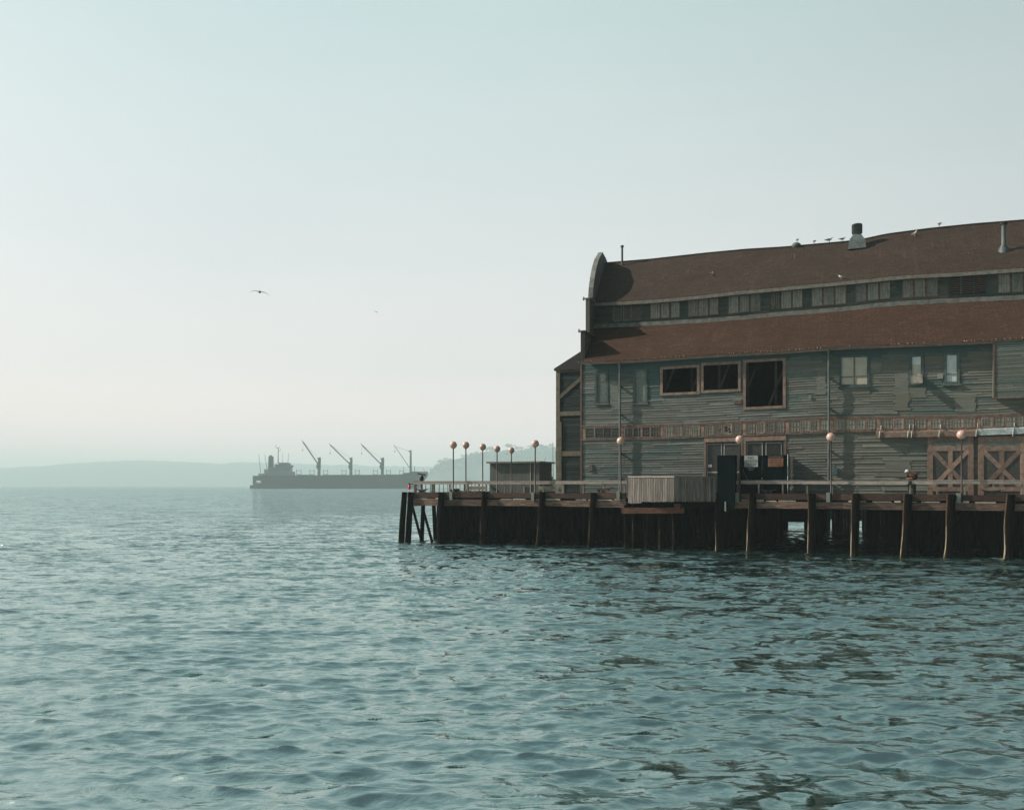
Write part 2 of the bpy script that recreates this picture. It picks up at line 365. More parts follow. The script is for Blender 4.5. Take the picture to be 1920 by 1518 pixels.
# the two leaning corner piles
for a, b, y0 in ((757, 752, -1.0), (769, 764.5, -.5)):
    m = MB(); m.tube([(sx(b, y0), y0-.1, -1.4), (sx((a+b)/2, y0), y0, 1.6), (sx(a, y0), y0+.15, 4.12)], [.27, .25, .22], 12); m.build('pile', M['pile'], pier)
# kerb beams and stringers between the piles
edges = [SL-.1] + [p[0] for p in piles[:4]] + [sx(1176, 0)]
edges2 = [sx(1362, 0)] + [p[0] for p in piles[5:]] + [SR]
for E in (edges, edges2):
    for a, b in zip(E, E[1:]):
        if b-a < .3: continue
        dz = U(-.025, .025); m = MB()
        m.box((a+.05, -.28, 3.68+dz), (b-.05, .05, 4.08+dz)); m.build('kerb_beam', M['timber'], pier)
        m = MB(); m.box((a+.02, -.30, 3.04+U(-.03,.03)), (b-.02, .0, 3.53+U(-.03,.02))); m.build('stringer', M['stringer'], pier)
        q = a+.2
        while q < b-.4:
            L = U(.3, 1.2)
            if R() < .62: m = MB(); m.box((q, -.26+U(-.05,.03), 3.545), (min(q+L, b-.1), .04, 3.545+U(.05,.125))); m.build('spacer_block', M['plank_end'], pier)
            q += L + U(.05, .4)
m = MB(); m.box((sx(1176,0), -.1, 3.0), (sx(1362,0), .1, 3.7)); m.build('stringer', M['creosote'], pier)
# end kerb
m = MB(); m.box((SL-.3, -.2, 3.6), (SL, TW, 4.08)); m.build('kerb_beam', M['timber'], pier)
m = MB(); m.box((SL-.32, -.2, 2.95), (SL-.02, TW, 3.5)); m.build('stringer', M['stringer'], pier)
m = MB(); m.box((SL, TW-.3, 3.6), (SR, TW, 4.08)); m.build('kerb_beam', M['timber'], pier)
# bearers across under the deck, and the forest of bearing piles
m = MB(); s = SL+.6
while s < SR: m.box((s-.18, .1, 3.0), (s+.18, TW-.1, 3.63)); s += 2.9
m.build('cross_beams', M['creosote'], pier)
m = MB(); s = SL+.6
while s < SR:
    t = .9
    while t < 33.4:
        ppx = [CX+F*P(s+e_, t, 0).x/P(s+e_, t, 0).y for e_ in (-.5, .5)]
        if any(ppx[0] < b_ and ppx[1] > a_ for a_, b_ in ((1477, 1509), (1556, 1561), (1610, 1617))): t += 1.9; continue
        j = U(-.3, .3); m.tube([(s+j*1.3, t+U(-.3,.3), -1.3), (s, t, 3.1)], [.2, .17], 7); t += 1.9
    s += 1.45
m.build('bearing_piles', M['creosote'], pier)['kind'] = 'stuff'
# raking braces near the seaward corner
for (a, ya, b, yb, t) in ((773, 948, 793, 1012, .5), (792, 950, 812, 1010, .7), (880, 960, 903, 1000, 1.6), (1345-40, 960, 1313, 996, 2)):
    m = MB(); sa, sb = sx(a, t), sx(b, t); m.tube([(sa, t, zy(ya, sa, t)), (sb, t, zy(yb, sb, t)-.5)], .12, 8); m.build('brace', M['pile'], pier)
for k in (0, 2, 5, 9):
    s = SL+3+k*3.9; m = MB(); m.bar((s, .85, .3), (s+3.2, .85, 3.0), .1, .2); m.build('brace', M['creosote'], pier)
# plank bulkheads closing the underside: seaward end and far side, the latter with a few gaps
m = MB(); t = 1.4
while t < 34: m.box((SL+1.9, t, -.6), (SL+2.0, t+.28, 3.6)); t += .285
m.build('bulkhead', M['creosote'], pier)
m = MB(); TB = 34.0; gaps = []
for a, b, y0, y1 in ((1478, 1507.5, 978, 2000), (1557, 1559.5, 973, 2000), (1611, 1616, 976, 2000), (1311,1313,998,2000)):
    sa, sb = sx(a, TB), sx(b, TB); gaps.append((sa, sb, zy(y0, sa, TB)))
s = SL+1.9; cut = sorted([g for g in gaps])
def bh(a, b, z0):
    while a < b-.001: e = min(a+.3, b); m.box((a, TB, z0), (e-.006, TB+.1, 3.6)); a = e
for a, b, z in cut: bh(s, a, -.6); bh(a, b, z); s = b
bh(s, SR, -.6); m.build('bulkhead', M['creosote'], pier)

# ---- rails along the deck edge
def zr(s): return 4.99
def railing(name_lab, cat, a, b, t=0.0, step=1.62, first=True, pickets=False, grp=None):
    r = root('railing', name_lab, cat, (a, t, DZ), grp)
    m = MB(); q = a
    while q < b-.05:
        e = min(q+U(3.2, 5.2), b); dz = U(-.015,.015)
        m.box((q, t-.075, 4.77+dz), (e-.02, t-.025, 4.99+dz)); m.box((q, t-.09, 4.993+dz), (e-.02, t+.10, 5.03+dz)); q = e
    m.build('top_rail', M['rail'], r)
    q = a+.06
    while q < b:
        m = MB(); m.box((q-.055, t-.02, 4.05), (q+.055, t+.09, 4.99)); m.build('post', M['post'], r); q += step
    if pickets:
        m = MB(); q = a+.3
        while q < b: m.box((q-.035, t-.01, 4.16), (q+.035, t+.03, 4.77)); q += .36
        m.build('pickets', M['rail'], r); m = MB(); m.box((a, t-.02, 4.08), (b, t+.05, 4.155)); m.build('bottom_rail', M['rail'], r)
    return r
railing('grey timber railing along the pier edge left of the board fence', 'railing', sx(776, 0), sx(1177, 0), grp='timber railings of the pier')
railing('grey timber railing along the pier edge right of the green screen', 'railing', sx(1377, 0), 45.0, grp='timber railings of the pier')
railing('plain timber railing along the far side of the pier', 'railing', SL+.3, 45.0, TW-.5, 2.2, grp='timber railings of the pier')
# picket railing across the seaward end (built in its own frame: runs along v)
r = root('picket_railing', 'pale picket railing across the seaward end of the pier', 'railing', (SL+.15, .2, DZ), 'timber railings of the pier')
m = MB(); m.box((SL+.10, .2, 4.80), (SL+.16, 36.4, 4.99)); m.box((SL+.04, .2, 4.993), (SL+.24, 36.4, 5.03)); m.build('top_rail', M['rail'], r)
m = MB(); m.box((SL+.10, .2, 4.0), (SL+.16, 36.4, 4.08)); m.build('bottom_rail', M['rail'], r)
m = MB(); t = .5
while t < 36: m.box((SL+.12, t-.045, 4.081), (SL+.155, t+.045, 4.799)); t += .85
m.build('pickets', M['rail'], r)
t = .3
while t < 36.4: m = MB(); m.box((SL+.165, t-.06, DZ), (SL+.285, t+.06, 4.99)); m.build('post', M['post'], r); t += 3.2

# ---- globe lamps
GR = .298
def lamp(base_t, kerb, label, s, t, ztop=8.02):
    r = root('globe_lamp', label, 'street lamp', (s, t, 3.55 if kerb else DZ), 'globe lamps on the pier')
    zb = 3.55 if kerb else DZ
    m = MB(); m.tube([(s, t, zb), (s, t, zb+.5), (s, t, zb+.52), (s, t, ztop-GR+.02)], [.075, .075, .055, .048], 10); m.build('pole', M['pole'], r)
    m = MB(); m.ball((s, t, ztop), GR, 22, 14); m.build('globe', M['globe'], r)
    m = MB(); m.tube([(s, t, ztop-GR-.03), (s, t, ztop-GR+.05)], [.075, .10], 12); m.build('collar', M['pole'], r)
    m = MB()
    if kerb: m.box((s-.30, t-.12, 3.50), (s-.06, t+.04, 4.16))
    else: m.tube([(s, t, DZ), (s, t, DZ+.06), (s, t, DZ+.25)], [.2, .18, .08], 10)
    m.build('bracket' if kerb else 'base', M['bracket'] if kerb else M['iron'], r); return r
LT = -.38
near = [(850, 833.9, 'globe lamp on the pier edge nearest the seaward corner'), (1003.5, 831.6, 'globe lamp on the pier edge in front of the right side of the grey shed'),
        (1164, 826.5, 'globe lamp just left of the board fence, in front of the first downpipe'), (1387, 823.8, 'globe lamp in front of the dark green screen and the double doors'),
        (1558, 819.2, 'globe lamp between the green screen and the leaning person, before the second downpipe'), (1803, 814.7, 'globe lamp in front of the left cross-braced sliding door')]
protos = {}
def place_lamp(kerb, px, py, t, lab):
    s = sx(px, t); z = zy(py, s, t)
    if kerb not in protos: protos[kerb] = (lamp(t, kerb, lab, s, t, z), z); return
    o, z0 = protos[kerb]; c = copy_tree(o); c.location = P(s, t, (3.55 if kerb else DZ)); c['label'] = lab
    c.scale.z = 1.0; c.location.z += z - z0
for px, py, lab in near: place_lamp(True, px, py, LT, lab)
for px, py, t, lab in ((873.5, 834.2, 1.6, 'second globe lamp from the seaward corner, standing on the deck'), (905, 837.6, 4.6, 'globe lamp standing just left of the grey shed'),
        (932, 841.2, 8.2, 'globe lamp in front of the left half of the grey shed'), (959, 843.8, 11.8, 'globe lamp in front of the middle of the grey shed, the smallest looking')):
    place_lamp(False, px, py, t, lab)

# ---- board fence bay hung on the pier edge
A = (sx(1178, -.35), -.35); B = (sx(1265, -1.55), -1.55); C2 = (sx(1346, -.4), -.4)
bf = root('board_fence', 'grey vertical board fence standing out from the pier edge as a shallow bay', 'fence', (A[0], A[1], 3.3))
def boards(p, q, ztop0, ztop1, zb0, zb1, n, mat, name, low=None):
    m = MB(); dx, dy = (q[0]-p[0]), (q[1]-p[1]); L = math.hypot(dx, dy); nx_, ny_ = -dy/L, dx/L
    for i in range(n):
        a, b = i/n, (i+1)/n-.006; o1 = U(0, .022); zt = ztop0+(ztop1-ztop0)*a; zb = zb0+(zb1-zb0)*a + U(-.02,.02)
        if low and a < low: zb -= .09
        pts = []
        for u in (a, b):
            for off in (-.012-o1, .02): pts.append((p[0]+dx*u-nx_*(-off), p[1]+dy*u+ny_*off))
        v = [(x, y, zz) for zz in (zb, zt) for x, y in (pts[0], pts[2], pts[3], pts[1])]
        m.mesh(v, [(0,3,2,1),(4,5,6,7),(0,1,5,4),(1,2,6,5),(2,3,7,6),(3,0,4,7)])
    return m.build(name, mat, bf)
za, zb_, zc = zy(894.5, *A), zy(894.5, *B), zy(894.5, *C2)
boards(A, B, za, zb_, zy(941, *A), zy(940, *B), 20, M['hoard'], 'boards', .26)
boards(B, C2, zb_, zc, zy(940, *B), zy(940.5, *C2), 19, M['hoard'], 'boards')
m = MB(); m.bar((*A, za+.04), (*B, zb_+.04), .14, .09); m.build('cap_rail', M['rail'], bf)
m = MB(); m.bar((*B, zb_+.02), (*C2, zc+.02), .12, .06); m.build('cap_rail', M['post'], bf)
m = MB(); m.prism([A, B, C2, (C2[0], .1), (A[0], .1)], lambda x, y: (x, y, 3.42), lambda x, y: (x, y, 3.5)); m.build('floor', M['creosote'], bf)
s0, s1 = sx(1166, -.55), sx(1283, -.55)
m = MB(); m.bar((s0, -.55, zy(957, s0, -.55)), (s1, -.55, zy(956.5, s1, -.55)), .3, .42); m.build('cross_beams', M['redbeam'], pier)
m = MB(); m.bar((sx(1271,-.8), -1.1, 3.15), (sx(1271,-.8), .4, 3.15), .45, .38); m.build('cross_beams', M['redbeam'], pier)
for px in (1173, 1188, 1214, 1239, 1264):
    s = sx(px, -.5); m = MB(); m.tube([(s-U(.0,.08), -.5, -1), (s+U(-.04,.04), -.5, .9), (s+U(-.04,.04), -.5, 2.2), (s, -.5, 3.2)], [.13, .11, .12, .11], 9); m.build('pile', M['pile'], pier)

# ---- dark green screen with its two notices
gs = root('security_screen', 'dark green sheet screen with double gate closing off the pier walk beside the doors', 'gate', (sx(1388, .5), .5, DZ))
def topz(px, t): return zy(853.3, sx(px, t), t)
TS = .55; a, b, c = sx(1388, TS), sx(1430, TS), sx(1474, TS); zt = topz(1430, TS)
for p, q in ((a, b-.01), (b+.01, c)):
    m = MB(); m.box((p, TS, DZ+.03), (q, TS+.06, zt)); g = m.build('gate_leaf', M['screen'], gs)
    m = MB(); m.box((p+.02, TS-.03, zt-.12), (q-.02, TS-.003, zt-.05)); m.box((p+.02, TS-.03, DZ+.3), (q-.02, TS-.003, DZ+.37)); m.build('frame', M['screen'], g)
m = MB(); m.box((sx(1345, -.7), -.76, zy(956, sx(1345,-.7), -.7)), (sx(1378, -.7), -.70, zy(853.3, sx(1360,-.7), -.7))); m.build('side_panel', M['screen'], gs)
m = MB(); m.box((sx(1376, -.7), -.70, DZ-.2), (sx(1376, -.7)+.06, TS, zt)); m.build('side_panel', M['screen'], gs)
m = MB(); m.box((c+.02, TS+.02, DZ+.02), (c+.08, 2.9, zt+.02)); m.build('side_panel', M['screen'], gs)
m = MB(); m.tube([(c+.12, TS-.05, DZ), (c+.12, TS-.05, zt+.05)], .03, 8); m.build('post', M['alu'], gs)
m = MB(); m.tube([(c+.26, TS+.6, DZ+.9), (c+.26, TS+.6, zt-.05)], .03, 8); m.build('post', M['post'], gs)
sb = sx(1388, -.1); m = MB(); m.bar((sb+.1, TS-.06, zy(880, sb, .4)), (sx(1402, TS), TS-.06, zy(900, sb, .4)), .05, .05); m.build('brace', M['trim_green'], gs)
m = MB(); m.ball((sx(1428.6, TS-.1), TS-.06, zy(897, b, TS)), .06, 10, 7); m.build('lock', M['brass'], gs)
m = MB(); m.tube([(sx(1360.5, -.75), -.8, zy(940, sx(1360,-.75), -.75)), (sx(1360.5, -.75), -.8, zy(958, sx(1360,-.75), -.75))], .05, 8); m.build('pipe', M['bracket'], gs)
def text(txt, size, s, t, z, mat, parent, name='lettering', width=None, rot=0):
    cu = D.curves.new(name, 'FONT'); cu.body = txt; cu.size = size; cu.align_x = 'CENTER'; cu.align_y = 'CENTER'; cu.extrude = .003
    tmp = D.objects.new(name, cu); COL.objects.link(tmp); bpy.context.view_layer.update()
    me = D.meshes.new_from_object(tmp.evaluated_get(bpy.context.evaluated_depsgraph_get())); D.objects.remove(tmp)
    b = BASE[parent.name]; me.name = name; me.materials.clear(); me.materials.append(mat)
    xs = [v.co.x for v in me.vertices]; k = (width/(max(xs)-min(xs))) if width else 1
    for v in me.vertices:
        x, y, zz = v.co; v.co = (x*k + s-b[0], t-zz-b[1], y+z-b[2])
    for nm in ('tint', 'paint'):
        at = me.attributes.new(nm, 'FLOAT', 'FACE'); at.data.foreach_set('value', [.5]*len(me.polygons))
    o = D.objects.new(name, me); COL.objects.link(o); o.parent = parent; BASE[o.name] = b; return o
def board(name, lab, x0, x1, y0, y1, t, mat, cat='sign'):
    s0, s1 = sx(x0, t), sx(x1, t); z1, z0 = zy(y0, (s0+s1)/2, t), zy(y1, (s0+s1)/2, t)
    o = root(name, lab, cat, ((s0+s1)/2, t, z0)); m = MB(); m.box((s0, t, z0), (s1, t+.02, z1)); m.build('board', mat, o); return o, s0, s1, z0, z1
o, s0, s1, z0, z1 = board('no_trespassing_sign', 'white notice reading NO TRESPASSING on the left leaf of the green gate', 1395.5, 1421, 853.8, 875, TS-.05, M['signwhite']); w = s1-s0; h = z1-z0; mc = (s0+s1)/2
text('NO', .26, mc, TS-.055, z1-h*.22, M['ink'], o); text('TRESPASSING', .2, mc, TS-.055, z1-h*.48, M['inkred'], o, width=w*.88)
text('VIOLATORS WILL', .11, mc, TS-.055, z1-h*.70, M['ink'], o, width=w*.78); text('BE PROSECUTED', .11, mc, TS-.055, z1-h*.84, M['ink'], o, width=w*.66)
text('PRIVATE', .11, mc, TS-.055, z0-.10, M['signwhite'], o, width=w*.5); text('PIER', .11, mc, TS-.055, z0-.22, M['signwhite'], o, width=w*.3)
o, s0, s1, z0, z1 = board('caution_sign', 'orange notice with a black heading on the right leaf of the green gate', 1440, 1468.5, 854.2, 874.5, TS-.05, M['orange']); w = s1-s0; h = z1-z0; mc = (s0+s1)/2
m = MB(); m.box((s0, TS-.056, z1-h*.25), (s1, TS-.0505, z1)); m.build('heading_bar', M['ink'], o)
text('CAUTION', .16, mc, TS-.06, z1-h*.13, M['orange'], o, width=w*.75)
text('UNSAFE PIER', .15, mc, TS-.055, z1-h*.40, M['ink'], o, width=w*.78); text('KEEP OFF ALL', .15, mc, TS-.055, z1-h*.63, M['ink'], o, width=w*.84); text('TIMES', .13, mc, TS-.055, z1-h*.85, M['inkred'], o, width=w*.8)

# ================================================================ WAREHOUSE
TWALL = 3.0; TC = 9.0; TR = 17.0; SM = 45.0
def send(t): return -.95 - .159*((t if t <= TR else 2*TR-t) - 3)*1.0 if t <= TR else -.95 - .159*(t-3)
def send(t): return -.95 - .159*(t-3)
def endpt(px, py):                     # a point of the seaward gable plane seen at px, py
    lo, hi = 1.0, 33.0
    for _ in range(50):
        mid = (lo+hi)/2; p = P(send(mid), mid, 0)
        if CX + F*p.x/p.y < px: lo = mid
        else: hi = mid
    return lo, zy(py, send(lo), lo)
ridge = ln([(1128,494),(1219.2,486.7),(1324.7,475),(1399.7,468),(1470,463.8),(1593.6,452.7),(1624,448),(1661.6,439.8),(1741,429.3),(1825.6,420.6),(1904,414.5),(1980,409)], TR)
ueav = ln([(1105,568),(1120.8,567),(1221.6,561.6),(1301,554.5),(1371.6,546.3),(1470,537.4),(1600.6,525),(1694,515.4),(1788,510.5),(1904,502.3),(1980,497)], TC-.6)
ltop = ln([(1110,612),(1186,609.3),(1315,601.6),(1385.6,596.4),(1470,588.7),(1586.6,579.3),(1652,571.6),(1694,568.7),(1783.4,564),(1904,558.9),(1980,555)], TC-.05)
leav = ln([(1085.6,677.7),(1184,674.7),(1324.7,664.8),(1470,657.1),(1586.6,648.4),(1713,643.7),(1858,637.6),(1904,634.4),(1980,630)], TWALL-.5)
bandt = ln([(1094.5,798.2),(1161,797.5),(1236,795.9),(1323,793.5),(1393.3,788.8),(1480,785.5),(1553.7,781.8),(1671,780.6),(1811.6,779.5),(1858,777.8),(1904,774.8),(1980,772)], TWALL)
bandb = ln([(1094.5,823.5),(1170.6,822.1),(1245.6,821),(1323,818),(1480,812.3),(1563,808.8),(1642.8,806.9),(1780,804.5),(1904,801.5),(1980,799)], TWALL)
wh = root('pier_warehouse', 'long weathered clapboard warehouse with brown shingled two-tier roof on the pier', 'warehouse', (0, TWALL, DZ))
def eavz(s): return leav(s) - .12
class Op:                               # an opening in a wall, corners may slope with the sag
    def __init__(o, x0, x1, yt0, yt1, yb0, yb1, t):
        o.s0, o.s1 = sx(x0, t), sx(x1, t); o.t = t
        o.zt = (zy(yt0, o.s0, t), zy(yt1, o.s1, t)); o.zb = (zy(yb0, o.s0, t), zy(yb1, o.s1, t))
    def top(o, s): u = (s-o.s0)/(o.s1-o.s0); return o.zt[0]+(o.zt[1]-o.zt[0])*u
    def bot(o, s): u = (s-o.s0)/(o.s1-o.s0); return o.zb[0]+(o.zb[1]-o.zb[0])*u
OPS = [Op(1118,1139,695.5,695,755,754.5,3), Op(1190.5,1212,694.5,694,754.5,754,3),
       Op(1241,1309,691,686.5,739,736,3), Op(1317.5,1386,683.5,680,734,731,3), Op(1396.5,1470,678,674,765.5,762,3),
       Op(1576,1627.5,669,667.5,723,722,3), Op(1707.5,1729,668,667,719.5,719,3), Op(1772.5,1796,664.5,664,718,717.5,3),
       Op(1323,1471,828,824,960,960,3), Op(1740,1824,822,822,960,960,3), Op(1836,1926,822,822,960,960,3)]
def clad(m, s0, s1, zlo, zhi, rows, t, ops, pfun, bl=(2.0, 5.0), th=.048):
    H = [(i/rows) for i in range(rows+1)]
    for i in range(rows):
        s = s0 - U(0, 2)
        while s < s1:
            e = s + U(*bl); a0, b0 = max(s, s0), min(e, s1); s = e
            if b0-a0 < .05: continue
            tint = R(); off = U(-.008, .012) + (U(0,.03) if R() < .04 else 0); pj = U(-.2, .2); tv = th*U(.55, 1.25)
            cuts = [(a0, b0)]
            for o in ops:
                zc = zlo((a0+b0)/2) + (zhi((a0+b0)/2)-zlo((a0+b0)/2))*(H[i]+H[i+1])/2
                nc = []
                for a, b in cuts:
                    mid = min(max((a+b)/2, o.s0), o.s1)
                    zc = zlo(mid)+(zhi(mid)-zlo(mid))*(H[i]+H[i+1])/2
                    if b <= o.s0 or a >= o.s1 or zc > o.top(mid) or zc < o.bot(mid): nc.append((a, b)); continue
                    if a < o.s0: nc.append((a, o.s0))
                    if b > o.s1: nc.append((o.s1, b))
                cuts = nc
            for a, b in cuts:
                a_ = a; n = max(1, int((b-a)/1.3))
                for k in range(n):
                    p, q = a+(b-a)*k/n, a+(b-a)*(k+1)/n - (.02 if k == n-1 else 0)
                    zp0, zq0 = [zlo(x)+(zhi(x)-zlo(x))*H[i] for x in (p, q)]; zp1, zq1 = [zlo(x)+(zhi(x)-zlo(x))*H[i+1] for x in (p, q)]
                    pv = pfun((p+q)/2, (zp0+zp1)/2) + pj
                    m.face([(p, t-tv-off, zp0), (q, t-tv-off, zq0), (q, t-.003-off, zq1), (p, t-.003-off, zp1)], tint, pv)
                    m.face([(p, t, zp0), (q, t, zq0), (q, t-tv-off, zq0), (p, t-tv-off, zp0)], tint, pv)
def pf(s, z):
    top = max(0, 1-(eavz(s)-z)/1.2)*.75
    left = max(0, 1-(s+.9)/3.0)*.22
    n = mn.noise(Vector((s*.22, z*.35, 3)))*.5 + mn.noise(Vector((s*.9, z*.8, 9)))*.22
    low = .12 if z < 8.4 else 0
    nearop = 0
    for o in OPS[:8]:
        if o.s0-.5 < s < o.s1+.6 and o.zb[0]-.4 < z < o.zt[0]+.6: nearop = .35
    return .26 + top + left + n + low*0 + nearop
m = MB(); send3 = send(TWALL)
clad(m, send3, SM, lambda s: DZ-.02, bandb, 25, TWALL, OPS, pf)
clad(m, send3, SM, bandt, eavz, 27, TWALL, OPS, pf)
# odd replaced boards and nailed-on patches
for (x0, x1, y0, y1) in ((1145,1161,715,768),(1375,1392,748,757),(1632,1652,680,700),(1650,1676,712,714),(1677,1705,700,770),(1790,1830,740,772),(1580,1629,728,740),(1705,1735,728,746),(1660,1708,862,880),(1640,1700,884,893),(1530,1550,690,740)):
    s0, s1 = sx(x0, 3), sx(x1, 3); z0, z1 = zy(y1, s0, 3), zy(y0, s0, 3); n = max(1, round((z1-z0)/.19))
    for k in range(n): m.box((s0+U(-.1,.1), TWALL-.058, z0+(z1-z0)*k/n+.006), (s1+U(-.1,.1), TWALL-.035, z0+(z1-z0)*(k+1)/n), U(0,.5), U(-.4,.1))
# inner lining so that no light leaks between boards
wall = m.build('wall', M['siding'], wh)
m = MB(); cutS = sorted(set([send3, SM] + [x for o in OPS for x in (o.s0, o.s1)]))
for a, b in zip(cutS, cutS[1:]):
    zz = sorted(set([DZ] + [v for o in OPS if o.s0 <= a+1e-6 and o.s1 >= b-1e-6 for v in ((o.bot(a)+o.bot(b))/2, (o.top(a)+o.top(b))/2) if v > DZ]))
    rng_ = []; z = DZ; 
    for o in sorted([o for o in OPS if o.s0 <= a+1e-6 and o.s1 >= b-1e-6], key=lambda o: o.zb[0]):
        lo, hi = o.bot((a+b)/2), o.top((a+b)/2)
        if lo > z: rng_.append((z, lo))
        z = max(z, hi)
    rng_.append((z, eavz((a+b)/2)-.05))
    for lo, hi in rng_: m.box((a, TWALL+.01, lo), (b, TWALL+.11, hi))
m.build('wall_lining', M['inner'], wh)
# interior floor, partition and trusses seen through the big openings
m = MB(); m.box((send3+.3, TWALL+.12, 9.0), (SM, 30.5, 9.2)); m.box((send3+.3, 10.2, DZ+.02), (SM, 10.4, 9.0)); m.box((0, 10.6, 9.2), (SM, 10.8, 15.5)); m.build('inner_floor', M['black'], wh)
for k in range(9):
    s = 4.5+k*2.1; m = MB(); m.bar((s, 4.2, 9.4), (s+1.9, 4.4, 14.2), .16, .16); m.bar((s+1, 4.6, 9.2), (s+1, 4.6, 14.6), .2, .2); m.build('interior_post', M['inner'], wh)
# other walls: far side, landward end, seaward end under the gable
m = MB(); T2 = 2*TR-TWALL
def far(s): return eavz(max(s, -1))
clad(m, send(T2)+.4, SM, lambda s: DZ, far, 44, T2+.1, [], lambda s, z: .3, th=-.03)
m.box((send(T2)+.4, T2-.1, DZ), (SM, T2+.03, 14.3))
m.build('wall', M['siding2'], wh)
m = MB()
for t0, t1, zt_ in ((TWALL+.12, TC, 13.8), (TC, T2-6, 17.5), (T2-6, T2-.11, 13.8)): m.prism([(send(t0)+.05, t0), (send(t0)+.35, t0), (send(t1)+.35, t1), (send(t1)+.05, t1)], lambda x, y: (x, y, DZ), lambda x, y, z=zt_: (x, y, z))
m.box((SM, TWALL, DZ), (SM+.2, T2, 15)); m.build('wall', M['siding2'], wh)
# corner board
m = MB(); m.box((send3-.03, TWALL-.09, DZ), (send3+.09, TWALL-.045, eavz(0))); m.box((send3-.05, TWALL-.09, DZ), (send3-.031, TWALL+.6, eavz(0)-.3)); m.build('corner_board', M['trim_dark'], wh)

# ---- roofs
def roof(t0, f0, t1, f1, thick, mat, name, mirror=False, nt_=14):
    m = MB(); ns = 110; top = []; 
    for j in range(nt_+1):
        u = j/nt_; t = t0+(t1-t0)*u; row = []
        for i in range(ns+1):
            e = send(t if not mirror else 2*TR-t) + .28
            s = e + (SM-e)*i/ns; z = f0(s)*(1-u)+f1(s)*u + .035*mn.noise(Vector((s*.5, t*.6, 4)))
            row.append((s, (2*TR-t) if mirror else t, z))
        top.append(row)
    vs = [p for r_ in top for p in r_]; n = ns+1; fs = []
    for j in range(nt_):
        for i in range(ns):
            q = (j*n+i, j*n+i+1, (j+1)*n+i+1, (j+1)*n+i); fs.append(q if not mirror else q[::-1])
    m.mesh(vs, fs, None, 0, True)
    lo = [(x, y, z-thick) for x, y, z in top[0]]; hi = top[0]
    m.mesh(hi+lo, [(i, n+i, n+i+1, i+1) for i in range(ns)])                 # eave edge
    bot = [(x, y, z-thick) for x, y, z in vs]; m.mesh(bot, [f[::-1] for f in fs])
    return m.build(name, mat, wh)
rl = roof(TWALL-.5, leav, TC-.02, ltop, .06, M['roof_low'], 'lower_roof')
ru = roof(TC-.6, ueav, TR, ridge, .06, M['roof_up'], 'upper_roof')
roof(TWALL-.5, leav, TC-.02, ltop, .1, M['roof_low'], 'lower_roof', True)
roof(TC-.6, ueav, TR, ridge, .1, M['roof_up'], 'upper_roof', True)
def strip(name, f, t, dz0, dz1, dt, mat, s0=None, par=wh, step=.6, jit=0.0):
    m = MB(); s = send(t)+.1 if s0 is None else s0
    while s < SM-.01:
        e = min(s+step, SM); j = U(-jit, jit)
        v = [(s, t, f(s)+dz0+j), (e, t, f(e)+dz0+j), (e, t+dt, f(e)+dz0), (s, t+dt, f(s)+dz0), (s, t, f(s)+dz1+j), (e, t, f(e)+dz1+j), (e, t+dt, f(e)+dz1), (s, t+dt, f(s)+dz1)]
        m.mesh(v, [(0,3,2,1),(4,5,6,7),(0,1,5,4),(2,3,7,6)], .5); s = e
    return m.build(name, mat, par)
strip('fascia', ueav, TC-.64, -.32, -.045, .035, M['fascia'])
strip('fascia', leav, TWALL-.47, -.24, -.065, .04, M['gutter'])
# eave gutter: half-round, with pale debris dotted along it
m = MB(); s = send(2.4)-.15
prof = [(-.09*math.cos(a)-.02, -.09*math.sin(a)) for a in [math.pi*k/6 for k in range(7)]]
m0 = []
while s < SM: m0.append(s); s += .7
vs = []
for s in m0:
    for (dt, dz) in prof: vs.append((s, 2.42+dt, leav(s)-.07+dz+.012*mn.noise(Vector((s*.7, 0, 0)))))
k = len(prof); m.mesh(vs, [(i*k+j, i*k+j+1, (i+1)*k+j+1, (i+1)*k+j) for i in range(len(m0)-1) for j in range(k-1)], .5, 0, True)
m.build('gutter', M['gutter'], wh)
m = MB(); s = -1
while s < SM: 
    m.ball((s, 2.37, leav(s)+.0), U(.015,.04), 6, 4, U(0,1)); s += U(.1, .5) if mn.noise(Vector((s*.3,1,1))) > -.1 else U(1,3)
m.build('gutter_debris', M['plank_end'], wh)
strip('ridge_cap', ridge, TR-.14, -.03, .05, .28, M['roof_up'])
# rolled flashing on top of the lower roof, against the clerestory
strip('flashing', ltop, TC-.42, -.22, .12, .38, M['flash'], jit=.02)
